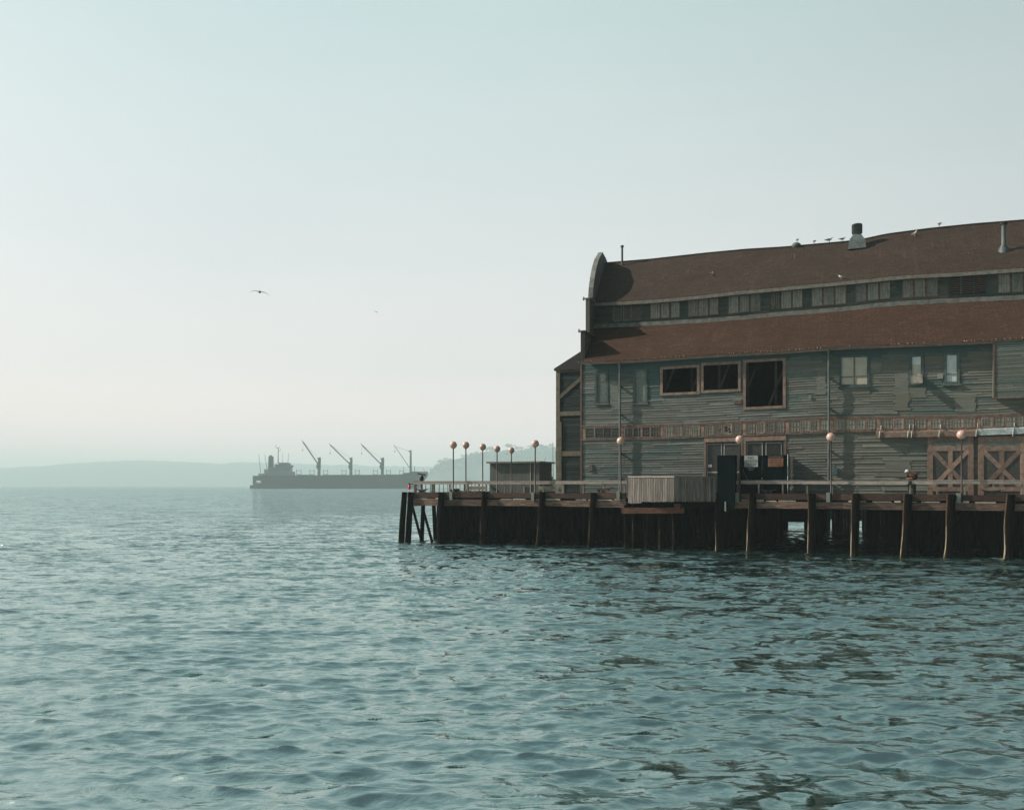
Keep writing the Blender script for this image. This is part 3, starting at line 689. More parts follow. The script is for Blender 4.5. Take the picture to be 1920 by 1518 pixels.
# ---- clerestory wall and windows
def cbot(s): return ltop(s)+.05
def ctop(s): return ueav(s)-.1
m = MB(); clad(m, send(TC)+.1, SM, cbot, ctop, 10, TC, [], lambda s, z: .55+mn.noise(Vector((s*.4, z, 1)))*.5, th=.02)
m.box((send(TC)+.2, TC+.01, 16.5), (SM, TC+.1, 17.3))
m.build('clerestory_wall', M['siding2'], wh)
m = MB(); 
s = send(TC)+.2
while s < SM: e = min(s+1, SM); m.face([(s, TC+.012, cbot(s)-.4), (e, TC+.012, cbot(e)-.4), (e, TC+.012, ctop(e)+.5), (s, TC+.012, ctop(s)+.5)]); s = e
m.face([(send(T2-6)+.2, T2-6, 13), (SM, T2-6, 13), (SM, T2-6, 20), (send(T2-6)+.2, T2-6, 20)]); m.build('clerestory_wall', M['siding2'], wh)
def window(s0, s1, zb0, zb1, zt0, zt1, t, fw, fmat, pmat, vbars=0, hbars=0, bmat=None, depth=.05, recess=.03, par=wh, holes=()):
    """a frame ring and its pane, sheared to follow the sagging wall"""
    def fr(s, a, b): return a+(b-a)*(s-s0)/(s1-s0)
    m = MB(); tt = R()
    def q(a, b, lo0, lo1, hi0, hi1, T0, T1):
        v = [(a,T0,lo0),(b,T0,lo1),(b,T1,lo1),(a,T1,lo0),(a,T0,hi0),(b,T0,hi1),(b,T1,hi1),(a,T1,hi0)]
        m.mesh(v, [(0,3,2,1),(4,5,6,7),(0,1,5,4),(1,2,6,5),(2,3,7,6),(3,0,4,7)], tt)
    T0, T1 = t-depth, t+.02
    q(s0, s0+fw, zb0, fr(s0+fw, zb0, zb1), zt0, fr(s0+fw, zt0, zt1), T0, T1)
    q(s1-fw, s1, fr(s1-fw, zb0, zb1), zb1, fr(s1-fw, zt0, zt1), zt1, T0, T1)
    a, b = s0+fw, s1-fw
    q(a, b, fr(a, zt0, zt1)-fw, fr(b, zt0, zt1)-fw, fr(a, zt0, zt1), fr(b, zt0, zt1), T0+.002, T1)
    q(a, b, fr(a, zb0, zb1), fr(b, zb0, zb1), fr(a, zb0, zb1)+fw, fr(b, zb0, zb1)+fw, T0-.012, T1)
    w = m.build('window', fmat, par); 
    if pmat is not None:
        m = MB(); m.face([(a, t-recess, fr(a, zb0, zb1)+fw), (b, t-recess, fr(b, zb0, zb1)+fw), (b, t-recess, fr(b, zt0, zt1)-fw), (a, t-recess, fr(a, zt0, zt1)-fw)]); m.build('pane', pmat, w)
    if vbars or hbars:
        m = MB()
        zlo, zhi = (fr((a+b)/2, zb0, zb1)+fw, fr((a+b)/2, zt0, zt1)-fw)
        for k in range(1, vbars+1): x = a+(b-a)*k/(vbars+1); m.box((x-.014, t-recess-.02, zlo-.02), (x+.014, t-recess-.002, zhi+.02))
        for k in range(1, hbars+1): z = zlo+(zhi-zlo)*k/(hbars+1); m.box((a, t-recess-.018, z-.012), (b, t-recess-.003, z+.012))
        m.build('glazing_bars', bmat or fmat, w)
    return w
CL = [(560,620),(640,697),(715,778),(855,928),(938,1003),(1018,1085),(1157,1232),(1242,1312),(1325,1395),(1478,1555),(1565,1642),(1655,1730),(1815,1890)]
CL = [(1020+a/4.2667, 1020+b/4.2667) for a, b in CL]
c2 = [(-65,10),(20,102),(112,190),(268,348),(358,442),(452,537),(618,700),(712,797),(808,892),(992,1075),(1088,1172),(1185,1272),(1755,1850),(1862,1955),(1968,2060)]
CL += [(1460+a/4.2667, 1460+b/4.2667) for a, b in c2]
for i, (a, b) in enumerate(CL):
    s0, s1 = sx(a-1.2, TC), sx(b+1.2, TC); dk = i < 3
    window(s0, s1, cbot(s0)+.33, cbot(s1)+.33, ctop(s0)-.12, ctop(s1)-.12, TC-.03, .075, M['trim_dark'] if not dk else M['fascia'], M['pane_dark'] if dk else M['pane_dull'], 3, 1 if i % 2 else 0, M['trim_dark'] if dk else M['fascia'])
# louvred vent
s0, s1 = sx(1778, TC), sx(1850, TC)
w = window(s0, s1, cbot(s0)+.3, cbot(s1)+.3, ctop(s0)-.1, ctop(s1)-.1, TC-.03, .07, M['trim_green'], M['black'])
m = MB(); zl, zh = cbot(s0)+.4, ctop(s1)-.2; n = 9
for k in range(n): z = zl+(zh-zl)*k/n; m.bar((s0+.08, TC-.06, z+.07), (s1-.08, TC-.06, z+.07+.02), .07, .05)
m.build('louvers', M['louver'], w)
m = MB(); 
for u in (1/3, 2/3): x = s0+(s1-s0)*u; m.box((x-.05, TC-.12, zl-.05), (x+.05, TC-.1, zh+.1))
m.build('mullion', M['trim_green'], w)
# ---- band of small windows
m = MB(); s = send3+.1
seg = []
while s < SM:
    e = min(s+.8, SM); z0, z1, y0, y1 = bandb(s), bandb(e), bandt(s), bandt(e)
    m.mesh([(s,2.93,z0),(e,2.93,z1),(e,2.93,y1),(s,2.93,y0)], [(0,1,2,3)], U(.3,.7)); s = e
bp = m.build('window_band', M['trim'], wh)
strip('band_sill', bandb, 2.88, -.06, .02, .11, M['trim'], send3, jit=.01)
strip('band_head', bandt, 2.86, -.13, .03, .13, M['trim_dark'], send3, jit=.012)
B1 = [(290,360),(368,432),(437,498),(502,558),(605,665),(675,735),(745,805),(815,878),(922,985),(998,1058),(1070,1128),(1140,1200),(1250,1312),(1325,1383),(1398,1460),(1475,1535),(1578,1645),(1660,1722),(1735,1800),(1815,1878)]
B2 = [(90,165),(175,245),(252,320),(330,395),(450,530),(540,608),(620,690),(702,770),(830,910),(920,995),(1005,1080),(1095,1175),(1215,1295),(1305,1385),(1395,1478),(1490,1570),(1625,1705),(1715,1800),(1812,1890),(1902,1985)]
BW = [(1030+a/4.2667, 1030+b/4.2667) for a, b in B1] + [(1460+a/4.2667, 1460+b/4.2667) for a, b in B2]
for i, (a, b) in enumerate(BW):
    s0, s1 = sx(a-1, 2.93), sx(b+1, 2.93)
    fm = M['fascia'] if i < 4 else M['trim']; pm = M['pane_dark'] if i < 8 else M['pane_dull']
    w = window(s0, s1, bandb(s0)+.05, bandb(s1)+.05, bandt(s0)-.15, bandt(s1)-.15, 2.91, .065, fm, pm, 2 if i >= 4 else 0, 1 if i % 3 else 2, M['trim_dark'] if pm is M['pane_dull'] else M['fascia'], depth=.04, recess=.012)
    if i == 14:
        for (u, v_, r_) in ((.3, .35, .13), (.3, .65, .12), (.62, .5, .09), (.8, .2, .1)):
            m = MB(); n = 7; cx_, cz = s0+(s1-s0)*u, bandb(s0)+.1+(bandt(s0)-bandb(s0)-.25)*v_
            m.face([(cx_+r_*U(.6,1.2)*math.cos(2*math.pi*k/n), 2.872, cz+r_*U(.6,1.2)*math.sin(2*math.pi*k/n)) for k in range(n)]); m.build('broken_pane', M['black'], w)
# vertical studs between the groups
for i in range(4, len(BW), 4):
    m = MB()
    c = (BW[i-1][1]+BW[i][0])/2; s = sx(c, 2.9); z0, z1 = bandb(s)+.02, bandt(s)-.1; hw = .13
    for k in range(5): zz = z0+(z1-z0)*k/5; m.box((s-hw, 2.885+U(0,.01), zz+.01), (s+hw, 2.928, zz+(z1-z0)/5))
    m.build('mullion', M['trim'], bp)
# ---- larger upper windows
def opwin(o, fw, fmat, pmat, vb=0, hb=0, bm=None, grow=.10, **k):
    g = grow; return window(o.s0-g, o.s1+g, o.zb[0]-g, o.zb[1]-g, o.zt[0]+g, o.zt[1]+g, TWALL-.02, fw, fmat, pmat, vb, hb, bm, depth=.07, **k)
for i in (0, 1):
    o = OPS[i]; w = opwin(o, .16, M['trim_green'], M['pane_old'], recess=-.0)
    m = MB(); z = o.zt[0]-(o.zt[0]-o.zb[0])*.33; m.box((o.s0+.05, TWALL-.05, z-.025), (o.s1-.05, TWALL-.023, z+.025)); m.build('meeting_rail', M['fascia'], w)
    m = MB(); m.box((o.s0-.15, TWALL-.16, o.zb[0]-.17), (o.s1+.15, TWALL-.02, o.zb[0]-.105)); m.build('sill', M['fascia'], w)
for i in (2, 3, 4): opwin(OPS[i], .2, M['trim'], None, grow=.12)
o = OPS[5]; w = opwin(o, .16, M['trim_green'], M['blind'], recess=-.01)
m = MB(); x = (o.s0+o.s1)/2; z = o.zb[0]+(o.zt[0]-o.zb[0])*.29; m.box((x-.035, TWALL-.05, o.zb[0]), (x+.035, TWALL-.02, o.zt[0])); m.box((o.s0, TWALL-.047, z-.035), (x-.036, TWALL-.02, z+.035)); m.box((x+.036, TWALL-.047, z-.035), (o.s1, TWALL-.02, z+.035)); m.build('glazing_bars', M['trim_dark'], w)
m = MB(); m.box((o.s0-.2, TWALL-.16, o.zb[0]-.18), (o.s1+.2, TWALL-.02, o.zb[0]-.11)); m.build('sill', M['trim_green'], w)
o = OPS[6]; w = opwin(o, .16, M['trim_green'], M['blind'], recess=-.01)
h = o.zt[0]-o.zb[0]
m = MB(); m.box((o.s0+.06, TWALL-.02, o.zb[0]+h*.70), (o.s1-.06, TWALL-.005, o.zt[0]-.06)); m.build('upper_pane', M['glass_pale'], w)
m = MB(); m.box((o.s0+.03, TWALL-.045, o.zb[0]+.02), (o.s0+.09, TWALL-.02, o.zt[0])); m.box((o.s1-.09, TWALL-.045, o.zb[0]+.02), (o.s1-.03, TWALL-.02, o.zt[0])); m.build('glazing_bars', M['trim_dark'], w)
m = MB(); zh = o.zb[0]+h*.30; m.mesh([(o.s0+.05, TWALL-.06, zh), (o.s1-.05, TWALL-.06, zh), (o.s1-.05, TWALL-.62, zh-.62), (o.s0+.05, TWALL-.62, zh-.62)], [(0,1,2,3)]); m.bar((o.s0, TWALL-.62, zh-.62), (o.s1, TWALL-.62, zh-.62), .05, .05); m.bar((o.s0+.02, TWALL-.06, zh), (o.s0+.02, TWALL-.6, zh-.6), .05, .05); m.bar((o.s1-.02, TWALL-.06, zh), (o.s1-.02, TWALL-.6, zh-.6), .05, .05)
m.build('open_sash', M['fascia'], w)
m = MB(); m.box((o.s0+.05, TWALL-.012, o.zb[0]), (o.s1-.05, TWALL-.002, zh)); m.build('open_gap', M['black'], w)
o = OPS[7]; w = opwin(o, .16, M['trim_green'], M['glass_pale'], recess=-.01); h = o.zt[0]-o.zb[0]
m = MB(); z = o.zb[0]+h*.30; m.box((o.s0+.04, TWALL-.05, z-.035), (o.s1-.04, TWALL-.02, z+.035)); m.box((o.s0+.03, TWALL-.046, o.zb[0]+.02), (o.s0+.08, TWALL-.02, z-.036)); m.box((o.s0+.03, TWALL-.046, z+.036), (o.s0+.08, TWALL-.02, o.zt[0])); m.box((o.s1-.08, TWALL-.046, o.zb[0]+.02), (o.s1-.03, TWALL-.02, z-.036)); m.box((o.s1-.08, TWALL-.046, z+.036), (o.s1-.03, TWALL-.02, o.zt[0])); m.build('glazing_bars', M['trim_dark'], w)
m = MB(); m.box((o.s0-.2, TWALL-.17, o.zb[0]-.20), (o.s1+.2, TWALL-.02, o.zb[0]-.11)); m.build('sill', M['fascia'], w)
# ---- boxed-out bay at the right, clad in the same boards
b0 = sx(1863.5, 2.5); zb = zy(745.5, b0, 2.5)
m = MB(); clad(m, b0, SM, lambda s: zb, lambda s: leav(s)-.1, 27, 2.46, [], lambda s, z: .5 if s < b0+2.4 else .25, th=.025)
m.box((b0+.02, 2.47, zb-.02), (SM, 2.93, zb+.1)); m.box((b0-.015, 2.475, zb), (b0+.05, 2.93, leav(b0)-.15)); bay = m.build('bay', M['siding'], wh)
m = MB(); m.box((b0-.05, 2.40, zb-.03), (b0+.04, 2.43, leav(b0)-.13)); m.box((b0+.041, 2.40, zb-.07), (SM, 2.431, zb+.0)); m.build('corner_board', M['trim_dark'], bay)
# ---- downpipes
for px in (1162.5, 1554):
    s = sx(px, 2.72); m = MB(); zt_ = leav(s)-.15
    m.tube([(s, 2.42, zt_+.05), (s, 2.55, zt_-.25), (s, 2.66, zt_-.5), (s+.01, 2.66, 9.0), (s-.01, 2.66, DZ+.02)], .085, 10); d = m.build('downpipe', M['spout'], wh)
    m = MB(); m.box((s-.02, 2.36, DZ), (s+.02, 2.55, zt_-.3)) if False else None
    for z in (12.4, 10.2, 7.2, 5.2):
        m.box((s-.12, 2.63, z), (s+.12, 2.97, z+.05))
    m.build('pipe_bracket', M['iron'], d)
# ---- double doors
o = OPS[8]; s0, s1 = o.s0, o.s1; zt_ = zy(829, s0, 3); zt2 = zy(825, s1, 3)
door = MB(); fz = .33
door.mesh([(s0-.12,2.92,zt_),(s1+.12,2.92,zt2),(s1+.12,3.0,zt2),(s0-.12,3.0,zt_),(s0-.12,2.92,zt_+fz),(s1+.12,2.92,zt2+fz),(s1+.12,3.0,zt2+fz),(s0-.12,3.0,zt_+fz)], [(0,3,2,1),(4,5,6,7),(0,1,5,4),(1,2,6,5),(2,3,7,6),(3,0,4,7)])
for x, w_ in ((s0-.04, .16), (sx(1391, 3), .13), (sx(1396.5, 3), .16), (s1+.03, .18)): door.box((x-w_/2, 2.93, DZ), (x+w_/2, 3.02, zt_-.001))
dr = door.build('door_frame', M['trim'], wh)
m = MB(); m.box((s0, 3.13, DZ), (s1, 3.2, zt2)); m.build('backing', M['pane_dark'], dr)
for x0, x1 in ((1325, 1353.5), (1357, 1388), (1400, 1430), (1435.5, 1466)):
    a, b = sx(x0, 3.05), sx(x1, 3.05); h = zy(832 if x0 < 1390 else 829.5, a, 3.05); m = MB()
    for (p, q, r_, t_) in ((a, b, h-.06, h), (a, b, DZ+.05, DZ+.2), (a, b, 5.62, 5.72)): m.box((p+.061, 3.03, r_), (q-.061, 3.07, t_))
    m.box((a, 3.03, DZ+.05), (a+.06, 3.07, h)); m.box((b-.06, 3.03, DZ+.05), (b, 3.07, h)); dl = m.build('glass_door', M['alu'], wh)
    m = MB(); m.box((a+.06, 3.045, 5.72), (b-.06, 3.055, h-.06)); m.build('pane', M['pane_dark'], dl)
    m = MB(); m.box((a+.06, 3.045, DZ+.2), (b-.06, 3.055, 5.62)); m.build('door_panel', M['pane_dark'], dl)
m = MB(); a = sx(1328, 3.0); m.box((a, 3.015, zy(875.5, a, 3)), (sx(1334.5, 3.0), 3.02, zy(870.5, a, 3))); m.build('notice', M['white'], dr)
# ---- sliding cross-braced doors under the track cover
for (x0, x1) in ((1739, 1825.5), (1834, 1924)):
    T = 2.80; a, b = sx(x0, T), sx(x1, T); zt_ = zy(818.5, a, T); w_ = .34; m = MB()
    m.box((a, T, DZ+.05), (a+w_, T+.07, zt_)); m.box((b-w_, T, DZ+.05), (b, T+.07, zt_)); 
    m.box((a+w_, T+.003, zt_-.42), (b-w_, T+.067, zt_)); z2 = zy(843, a, T); m.box((a+w_, T+.003, z2-.1), (b-w_, T+.067, z2+.28)); zb_l = zy(920.5, a, T); m.box((a+w_, T+.003, zb_l+.0), (b-w_, T+.067, zb_l+.28))
    dd = m.build('sliding_door', M['trim'], wh)
    m = MB(); lo, hi = zb_l+.28, z2-.1; mid = (a+b)/2; m.box((mid-.14, T+.012, lo), (mid+.14, T+.06, hi)); m.build('upright', M['trim'], dd)
    for sgn in (0, 1):
        p = (a+w_, T+.03-.006*sgn, hi if sgn == 0 else lo); q = (b-w_, T+.03-.006*sgn, lo if sgn == 0 else hi); m = MB(); m.bar(p, q, .055, .27, up=(0,0,1)); m.build('brace', M['trim'], dd)
    m = MB(); m.box((a+w_, T+.045, DZ+.06), (b-w_, T+.066, hi)); m.build('door_panel', M['pane_dark'], dd)
    m = MB(); m.box((a+w_, T+.05, z2+.28), (b-w_, T+.062, zt_-.42)); m.build('transom_strip', simple('faded_blue_strip', (.10,.17,.17), .7, .3, 3), dd)
m = MB(); a = sx(1642.5, 2.68); b = sx(1834, 2.68); z0a, z1a, z0b, z1b = zy(820.3, a, 2.68), zy(811, a, 2.68), zy(817.5, b, 2.68), zy(807.8, b, 2.68)
m.mesh([(a,2.62,z0a),(b,2.62,z0b),(b,2.9,z0b),(a,2.9,z0a),(a,2.66,z1a),(b,2.66,z1b),(b,2.9,z1b+.12),(a,2.9,z1a+.12)], [(0,3,2,1),(4,5,6,7),(0,1,5,4),(1,2,6,5),(3,0,4,7)]); tr = m.build('track_cover', M['trim'], wh)
m = MB(); c = SM-6; z0c = z0b+.1; m.mesh([(b+.02,2.60,z0b+.05),(c,2.60,z0b+.3),(c,2.9,z0b+.3),(b+.02,2.9,z0b+.05),(b+.02,2.65,z1b+.08),(c,2.65,z1b+.33),(c,2.9,z1b+.4),(b+.02,2.9,z1b+.17)], [(0,3,2,1),(4,5,6,7),(0,1,5,4),(1,2,6,5),(3,0,4,7)]); tr2 = m.build('track_cover', simple('chipped_pale_blue', (.30,.36,.35), .7, .4, 3), wh); tr2['label'] = 'pale blue track cover'
for px in (1648.5, 1702, 1709, 1760.5, 1830, 1899):
    s = sx(px, 2.6); t0 = tr; zz = z0a+(z0b-z0a)*(s-a)/(b-a); m = MB(); m.tube([(s, 2.585, zz-.03), (s+.02, 2.58, zz+.38), (s+.12, 2.7, zz+.55), (s+.14, 2.86, zz+.85)], .035, 6); m.build('hanger_strap', M['alu'], tr)
# small fittings on the wall
for (x0, x1, y0, y1, mt, nm) in ((1104,1111,869,882,'fascia','meter_box'), (1516,1521,742,747,'alu','vent_cover'), (1758,1768,701,710,'alu','vent_cover'), (1563.5,1570.5,876,889,'bluepaint','poster'), (1376,1391,751,757,'trim_dark','meter_box')):
    s0, s1 = sx(x0, 2.9), sx(x1, 2.9); m = MB(); m.box((s0, 2.88, zy(y1, s0, 2.9)), (s1, 2.94, zy(y0, s0, 2.9))); m.build(nm, M[mt], wh)

# ---- stepped and rounded gable parapet at the seaward end
pr = [endpt(1089.3, 690)]; pr = [(2.75, pr[0][1]-.3)]
def ep(px, py): t, z = endpt(px, py); return (t, z)
pts = [(1089.5, 621), (1099, 620), (1099, 560), (1104.4, 559), (1105.5, 540.6), (1107.9, 521.9), (1111.4, 503), (1116, 487.5), (1120.8, 479.2)]
half = []
zs = [ep(*p) for p in pts]
half = [(2.95, 13.9), (2.95, zs[0][1]), (zs[1][0], zs[0][1]-.05), (zs[1][0], zs[2][1]), zs[3], zs[4], zs[5], zs[6], zs[7], zs[8]]
zc = zs[-1][1]; half += [(14.4, zc+.5), (TR, zc+.62)]
prof = half + [(2*TR-t, z) for t, z in half[-2::-1]]
# shallow back edge under the roof line
m = MB(); TH = .34; send_ = send
def send(t): return send_(t) + .30
inner = prof
n = len(prof)
for k in range(n-1):                      # strips down to a base line so that the shape stays well formed
    (ta, za_), (tb, zb_) = prof[k], prof[k+1]
    if tb-ta < 1e-4: continue
    base = 13.6
    va = [(send(ta)-TH, ta, base), (send(tb)-TH, tb, base), (send(tb), tb, base), (send(ta), ta, base), (send(ta)-TH, ta, za_), (send(tb)-TH, tb, zb_), (send(tb), tb, zb_), (send(ta), ta, za_)]
    m.mesh(va, [(4,5,6,7),(0,1,5,4),(2,3,7,6)], .5)
for k in range(n-1):
    (ta, za_), (tb, zb_) = prof[k], prof[k+1]
    if tb-ta < 1e-4: m.mesh([(send(ta)-TH, ta, za_), (send(ta), ta, za_), (send(ta), ta, zb_), (send(ta)-TH, ta, zb_)], [(0,1,2,3)], .5)
for (t_, z_) in (prof[0], prof[-1]): m.mesh([(send(t_)-TH, t_, 13.6), (send(t_), t_, 13.6), (send(t_), t_, prof[1][1]), (send(t_)-TH, t_, prof[1][1])], [(0,1,2,3)], .5)
par = m.build('gable_parapet', simple('parapet_boards', (.060,.062,.050), .85, .4, 3, (3,3,.5)), wh)
send = send_
# end wall below it
m = MB(); m.prism([(send(3)+.0, 3.05), (send(3)+.3, 3.05), (send(31)+.3, 30.9), (send(31)+.0, 30.9)], lambda x, y: (x, y, DZ), lambda x, y: (x, y, 13.6)); m.build('wall', M['siding2'], wh)
m = MB(); t_, z_ = zs[8]
arc = [q for q in half[4:]] + [(2*TR-t, z) for t, z in half[-2:3:-1]]
pts3 = [(send(t)+.13, t, z+.03) for t, z in arc]
for a, b in zip(pts3, pts3[1:]): m.bar(a, b, TH+.06, .07)
for i in (1, 3): 
    t_, z_ = half[i]; m.box((send(t_)-.16, t_-.05, z_+.002), (send(t_)+.34, half[i+1][0]+.02, z_+.07))
m.build('coping', M['flash'], par)
m = MB(); sp_ = send(18.5); m.box((sp_-.35, 18.4, zc), (sp_-.15, 18.6, zc+1.0)); m.build('finial', M['iron'], par)
for (px, py, t_) in ((1100, 558.8, zs[2][0]), (1093.5, 619, 3.2)):
    s = send(t_); m = MB(); m.tube([(s-.25, t_+.1, zy(py+1, s, t_)-.1), (s-.25, t_+.1, zy(py-3, s, t_))], [.09, .06], 8); m.build('finial', M['flash'], par)

# ---- roof fittings
def on_up(px, py):                       # where the line of sight px,py meets the front slope of the upper roof
    lo, hi = TC-.6, TR
    for _ in range(40):
        t = (lo+hi)/2; s = sx(px, t); u = (t-TC+.6)/(TR-TC+.6); z = ueav(s)*(1-u)+ridge(s)*u
        if zy(py, s, t) > z: lo = t
        else: hi = t
    s = sx(px, lo); return s, lo, zy(py, s, lo)
s, t, z = on_up(1166.5, 497); m = MB(); zt_ = zy(463, s, t); m.tube([(s, t, z-.2), (s, t, zt_)], .10, 10); v_ = m.build('vent_pipe', M['steel'], ru)
m = MB(); m.tube([(s, t, zt_-.02), (s, t, zt_+.13)], .16, 10); m.build('cowl', M['steel'], v_)
s, t, z = on_up(1607, 465); m = MB(); W0 = .72; za_ = z-.5
zm = zy(438.5, s, t); 
q = [(s-W0, t-.5, z-.15), (s+W0, t-.5, z-.15), (s+W0, t+1.0, z-.15), (s-W0, t+1.0, z-.15), (s-W0*.85, t-.35, z+.6), (s+W0*.85, t-.35, z+.6), (s+W0*.85, t+.9, z+.6), (s-W0*.85, t+.9, z+.6), (s-.3, t+.0, zm), (s+.3, t+.0, zm), (s+.3, t+.55, zm), (s-.3, t+.55, zm)]
m.mesh(q, [(0,1,5,4),(1,2,6,5),(2,3,7,6),(3,0,4,7),(4,5,9,8),(5,6,10,9),(6,7,11,10),(7,4,8,11),(8,9,10,11)]); v_ = m.build('roof_ventilator', M['steel'], ru)
m = MB(); zt_ = zy(420, s, t); m.tube([(s, t+.27, zm-.02), (s, t+.27, zm+.08), (s, t+.27, zm+.09), (s, t+.27, zt_), (s, t+.27, zt_+.01), (s, t+.27, zt_+.05)], [.30, .32, .40, .40, .43, .38], 12); m.build('cowl', M['steel'], v_)
m = MB(); 
for k in range(8): a = math.pi*2*k/8+.2; m.box((s+.41*math.cos(a)-.02, t+.27+.41*math.sin(a)-.02, zm+.1), (s+.41*math.cos(a)+.02, t+.27+.41*math.sin(a)+.02, zt_))
m.build('cowl_ribs', M['iron'], v_)
s, t, z = on_up(1882, 470); m = MB(); zt_ = zy(421, s, t); m.tube([(s, t, z-.25), (s, t, z+.12), (s, t, z+.45), (s, t, zt_)], [.42, .36, .17, .16], 12); v_ = m.build('vent_pipe', M['steel'], ru)
m = MB(); m.tube([(s, t, zt_), (s, t, zt_+.16)], .25, 12); m.build('cowl', M['roof_up'], v_)
s = sx(1493, TR); m = MB(); m.ball((s, TR, ridge(s)+.02), .42, 14, 10, sc=(1, 1, .75)); m.build('vent_dome', M['trim_green'], ru)
s, t, z = on_up(1491, 485); m = MB(); m.tube([(s, t, z-.1), (s, t, z+.4)], .05, 8); m.build('vent_pipe', M['steel'], ru)

# ---- stair annex at the seaward end
TA = 8.0; a0 = sx(1043.5, TA); a1 = send(TA)-.02
an = root('end_annex', 'tall dark clad annex with olive timber frame at the seaward end of the warehouse', 'annex', (a0, TA, DZ))
zl = zy(691, a0, TA); zr_ = zy(657, sx(1094, TA), TA)
m = MB(); aa1 = min(a1, sx(1100, TA))
rows = 60
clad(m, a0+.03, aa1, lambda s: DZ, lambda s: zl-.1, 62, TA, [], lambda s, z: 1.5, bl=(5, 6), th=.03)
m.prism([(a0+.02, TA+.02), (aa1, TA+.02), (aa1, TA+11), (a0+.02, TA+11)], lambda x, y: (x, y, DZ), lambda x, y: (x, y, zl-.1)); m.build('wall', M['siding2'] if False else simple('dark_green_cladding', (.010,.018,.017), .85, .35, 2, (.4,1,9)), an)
m = MB(); sl = (zr_-zl)/(sx(1094, TA)-a0)
m.prism([(a0-.18, zl-.18), (a0-.18, zl-.02), (aa1, zl+sl*(aa1-a0)), (aa1, zl-.18)], lambda x, z: (x, TA-.2, z), lambda x, z: (x, TA+11.2, z)); m.build('roof', M['iron'], an)
m = MB(); 
m.box((a0-.02, TA-.10, DZ), (a0+.34, TA-.0, zl-.19)); m.build('frame_post', M['annex_frame'], an)
for y0, y1 in ((691.5, 699), (772, 780), (846, 855)):
    m = MB(); m.box((a0+.342, TA-.095, zy(y1, a0, TA)), (aa1, TA-.032, zy(y0, a0, TA))); m.build('frame_beam', M['annex_frame'], an)
m = MB(); m.bar((a0+.3, TA-.065, zy(745, a0, TA)), (sx(1090, TA), TA-.065, zy(711, a0, TA)), .05, .3); m.build('brace', M['annex_frame'], an)
m = MB(); m.box((sx(1051,TA), TA-.12, DZ), (sx(1053.5,TA), TA-.101, zy(791,a0,TA))); m.build('frame_post', M['annex_frame'], an)

# ---- small shed on the seaward apron
TSH = 15.0; a0, a1 = sx(918.5, TSH), sx(1011.5, TSH); zt_ = zy(868, (a0+a1)/2, TSH)
sh = root('pier_shed', 'low grey-green flat roofed shed on the seaward end of the pier', 'shed', (a0, TSH, DZ))
m = MB(); n = 26
for k in range(n): a = a0+(a1-a0)*k/n; m.box((a+.004, TSH-U(0,.012), DZ), (a+(a1-a0)/n-.004, TSH+.05, zt_), U(.4,.6))
m.box((a0, TSH+.052, DZ), (a1, TSH+3.6, zt_)); m.build('wall', M['shed'], sh)
m = MB(); m.box((a0-.25, TSH-.35, zt_+.002), (a1+.25, TSH+3.9, zt_+.16)); m.build('roof', M['flash'], sh)
m = MB(); a = sx(982, TSH); m.box((a, TSH-.05, DZ), (sx(991, TSH), TSH-.014, zy(912.5, a, TSH))); m.build('door', M['inner'], sh)
m = MB(); m.box((sx(994, TSH), TSH-.06, DZ), (sx(995.5, TSH), TSH-.013, zt_)); m.build('corner_board', M['alu'], sh)

# ---- things on the deck
def cleat(px, t, lab, z=4.09):
    s = sx(px, t); r = root('mooring_cleat', lab, 'cleat', (s, t, z), 'mooring cleats on the kerb')
    m = MB(); m.box((s-.22, t-.1, z), (s-.1, t+.1, z+.16)); m.box((s+.1, t-.1, z), (s+.22, t+.1, z+.16)); m.box((s-.3, t-.12, z-.02), (s+.3, t+.12, z+.03)); m.build('base', M['iron'], r)
    m = MB(); m.tube([(s-.55, t, z+.30), (s-.35, t, z+.22), (s, t, z+.18), (s+.35, t, z+.22), (s+.55, t, z+.30)], [.03, .06, .07, .06, .03], 8); m.build('horn', M['iron'], r)
cleat(791, -.1, 'iron mooring cleat on the kerb by the telescope at the pier corner'); cleat(1440.5, -.1, 'iron mooring cleat on the kerb in front of the green screen'); cleat(1859, -.1, 'iron mooring cleat on the kerb in front of the right sliding door')
s = sx(1131, -.05); r = root('timber_chock', 'rusty slotted timber chock on the kerb left of the board fence', 'chock', (s, -.1, 4.08))
m = MB(); z = 4.10
for dx in (-.38, -.14, .10): m.box((s+dx, -.2, z), (s+dx+.12, .0, z+.2))
m.build('blocks', M['redbeam'], r); m = MB(); m.bar((s-.45, -.1, z+.24), (s+.5, -.1, z+.30), .24, .07); m.bar((s+.4, -.1, z+.22), (s+.75, -.1, z+.42), .2, .06); m.build('top_plank', M['timber'], r)
s = sx(790.5, 1.0); t = 1.0
r = root('viewing_telescope', 'dark viewing telescope on a stand, tilted, by the corner railing', 'telescope', (s, t, DZ))
m = MB(); m.tube([(s, t, DZ), (s, t, DZ+.05), (s, t, DZ+.07), (s, t, 5.05)], [.2, .2, .1, .09], 10); m.build('stand', M['iron'], r)
m = MB(); m.tube([(s, t, 5.05), (s, t, 5.12), (s, t, 5.4), (s, t, 5.5)], [.1, .19, .17, .08], 10); m.build('head', M['iron'], r)
m = MB(); m.bar((s-.34, t, 5.66), (s+.34, t, 5.54), .16, .12); m.build('barrel', M['iron'], r)
s = SL-.1; r = root('red_lantern', 'red hanging lantern on a bracket at the seaward corner of the pier', 'lantern', (s-.4, .0, 4.3))
m = MB(); m.bar((s+.25, .0, 4.78), (s-.1, 0, 4.78), .05, .05); m.ball((s-.12, 0, 4.78), .1, 8, 6); m.build('bracket', M['iron'], r)
